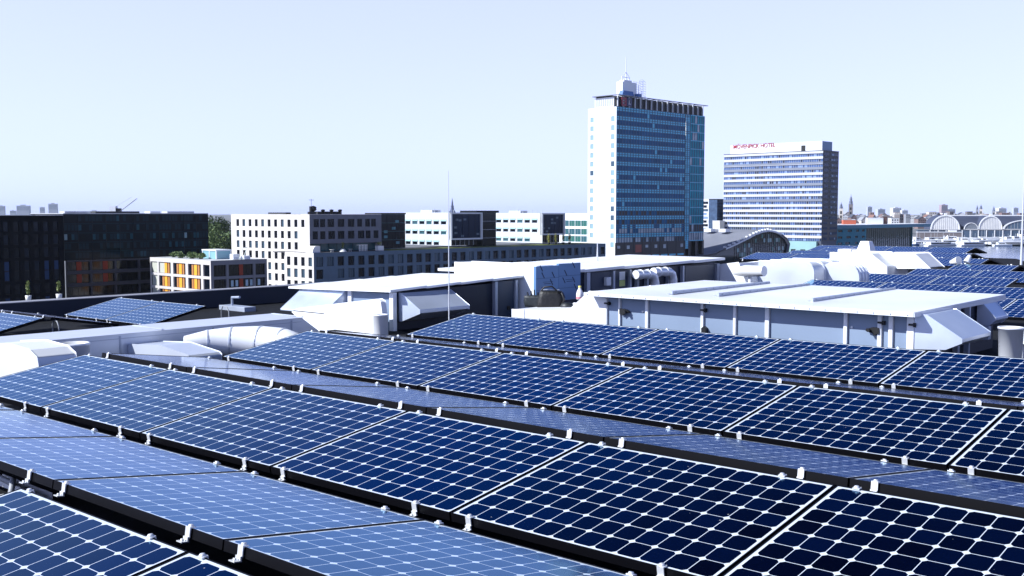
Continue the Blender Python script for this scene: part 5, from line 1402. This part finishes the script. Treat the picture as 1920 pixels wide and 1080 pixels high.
b = Bld('quay_building', 'white box-shaped quay building under the left station arch', 'building', 1781, 972, ang=R(-56))
MB().box((0, 0, 0), (6.5, 6, b.h(432))).build('wall', M_PANELW, b.t); MB().box((-.1, -.1, b.h(432)+.01), (6.6, 6.1, b.h(431))).build('roof', M_ROOFL, b.t)
g = MB(); qa = far(1660, 935, GZ+.06); 
g.prism([tuple(far(1640, 965, GZ)), tuple(far(2250, 965, GZ)), tuple(far(2250, 1060, GZ)), tuple(far(1640, 1060, GZ))], (0, 0, 1.2)); struct(g, 'quay', mat('quay_paving', (.34, .33, .33), .85, noise=.1, scale=.05))

# ---------------- boats
M_HULL = [mat('white_hull', (.8, .8, .8), .35), mat('blue_hull', (.03, .10, .28), .4), mat('black_hull', (.012, .014, .018), .5), mat('red_hull', (.5, .06, .05), .5)]
def boat_proto(Lb, Bb, hull, kind):
    parts = []
    g = MB(); n = 10; st = []
    for i in range(n+1):
        s_ = i/n; wd = Bb/2*(1-max(0, (s_-.55)/.45)**2.2)*(.8+.2*min(1, s_*5)); sh = 1.0+.5*s_**2
        st.append([(-Lb/2+Lb*s_, wd, sh), (-Lb/2+Lb*s_, wd*.75, 0), (-Lb/2+Lb*s_, -wd*.75, 0), (-Lb/2+Lb*s_, -wd, sh)])
    for i in range(n):
        A, B = st[i], st[i+1]
        for k in range(3): g.quad(A[k], A[k+1], B[k+1], B[k])
        g.quad(A[3], A[0], B[0], B[3])
    g.quad(*st[0]); parts.append(('hull', g.mesh('hull', hull)))
    g = MB()
    if kind == 'long':
        g.box((-Lb*.42, -Bb*.38, 1.02), (Lb*.28, Bb*.38, 2.7)); g.box((-Lb*.43, -Bb*.42, 2.71), (Lb*.30, Bb*.42, 2.95))
    elif kind == 'tug':
        g.box((-Lb*.2, -Bb*.32, 1.02), (Lb*.2, Bb*.32, 3.4)); g.box((-Lb*.05, -Bb*.25, 3.41), (Lb*.15, Bb*.25, 5.6)); g.tube([(-Lb*.15, 0, 3.4), (-Lb*.15, 0, 6.4)], .5, 8)
    else:
        g.prism([(-Lb*.3, -Bb*.3, 1.02), (Lb*.18, -Bb*.3, 1.02), (Lb*.08, -Bb*.3, 2.5), (-Lb*.3, -Bb*.3, 2.5)], (0, Bb*.6, 0))
    parts.append(('cabin', g.mesh('cabin', M_PANELW)))
    g = MB()
    if kind == 'long': g.box((-Lb*.40, -Bb*.385, 1.6), (Lb*.26, -Bb*.381, 2.4)); g.box((-Lb*.40, Bb*.381, 1.6), (Lb*.26, Bb*.385, 2.4))
    elif kind == 'tug':
        for k in range(3): g.box((-Lb*.03+k*Lb*.06, -Bb*.26, 4.4), (Lb*.015+k*Lb*.06, -Bb*.252, 5.2))
    else: g.box((-Lb*.25, -Bb*.305, 1.7), (Lb*.05, -Bb*.301, 2.25))
    parts.append(('cabin_window', g.mesh('cabin_window', M_GL)))
    if kind != 'long':
        g = MB(); g.tube([(Lb*.05, 0, 2.4), (Lb*.05, 0, 9 if kind == 'yacht' else 8)], .09, 6); parts.append(('mast', g.mesh('mast', M_LFRM)))
    return parts
PROTOS = [boat_proto(30, 6, M_HULL[0], 'long'), boat_proto(15, 5, M_HULL[0], 'yacht'), boat_proto(22, 7, M_HULL[0], 'tug'), boat_proto(34, 6.5, M_HULL[2], 'long'), boat_proto(16, 5, M_HULL[1], 'yacht'), boat_proto(16, 4.6, M_HULL[3], 'yacht')]
BOATS = [(1718, 640, 2, .4, 'white tug-like boat with tall wheelhouse at the left end of the harbour'), (1733, 690, 1, 0, 'small white yacht just right of the tug-like boat'), (1745, 650, 5, .2, 'red-hulled yacht near the harbour\'s left end'), (1757, 720, 1, .3, 'white yacht moored right of the red-hulled one'),
    (1768, 680, 4, .1, 'blue-hulled yacht below the left station arch'), (1784, 730, 0, .15, 'long white tour boat below the left station arch'), (1800, 790, 0, -.05, 'long white tour boat behind the left one'), (1812, 700, 0, .12, 'long white tour boat in the middle of the harbour, nearest'), (1822, 800, 1, .2, 'white yacht behind the middle tour boats'), (1838, 760, 0, 0, 'long white tour boat below the small arch'),
    (1852, 690, 0, .1, 'long white tour boat left of the black barge, nearest the roof'), (1866, 770, 0, .05, 'long white tour boat below the right station arch'), (1882, 720, 0, -.1, 'long white tour boat just behind the black barge'), (1893, 610, 3, 0, 'long black-hulled barge on open water at the right edge'), (1904, 800, 0, .1, 'long white tour boat near the right edge, farthest'), (1874, 850, 4, 0, 'blue yacht by the quay under the right arch'),
    (1846, 860, 1, .1, 'white yacht by the quay under the small arch'), (1790, 850, 1, .3, 'white yacht by the quay near the white box building'), (1828, 640, 4, .2, 'blue-hulled yacht close behind the farthest panels'), (1861, 625, 1, .1, 'white yacht close behind the dark tent end')]
for px, d, k, a, lab in BOATS:
    d = 790+(d-600)*.75; p = far(px, d, GZ+.06)
    t2 = thing('boat', lab, 'boat', p, math.atan2(RH.y, RH.x)+a, 'boats moored in the harbour')
    for nm, me in PROTOS[k]: inst(nm, me, t2)
br = random.Random(5)
for k in range(30):
    px = 1714+206*(k+.5)/30; d = br.choice((800, 850, 900, 950))+br.uniform(-15, 15)
    if px > 1890: d = max(d, 860)
    p = far(px, d, GZ+.06)
    n_ = k+1; sfx = {1: 'st', 2: 'nd', 3: 'rd'}.get(n_ % 10, 'th') if not 10 < n_ < 14 else 'th'
    kk = br.choice((0, 0, 0, 1, 1, 2, 4)); nm_ = {0: 'low white tour boat', 1: 'white cabin yacht', 2: 'white high-sided boat', 4: 'blue-hulled cabin yacht'}[kk]
    t2 = thing('boat', '%s, %d%s from the left in the crowded rank along the quay' % (nm_, n_, sfx), 'boat', p, math.atan2(RH.y, RH.x)+br.uniform(-.5, .5), 'boats crowded along the quay')
    for nm, me in PROTOS[kk]: inst(nm, me, t2)
M_POLE = MATS['station_white']

# ================================================================== HAZE
hm = bpy.data.materials.new('haze'); hm.use_nodes = True; ht_ = hm.node_tree; ht_.nodes.remove(ht_.nodes['Principled BSDF'])
pv = ht_.nodes.new('ShaderNodeVolumePrincipled'); pv.inputs['Color'].default_value = (.80, .89, 1, 1); pv.inputs['Density'].default_value = HAZE_D; pv.inputs['Anisotropy'].default_value = 0
ht_.links.new(pv.outputs[0], ht_.nodes['Material Output'].inputs['Volume'])
g = MB(); g.box((-10800, -2500, GZ-1), (2500, 10800, 66)); o = g.build('haze', hm); o['kind'] = 'stuff'
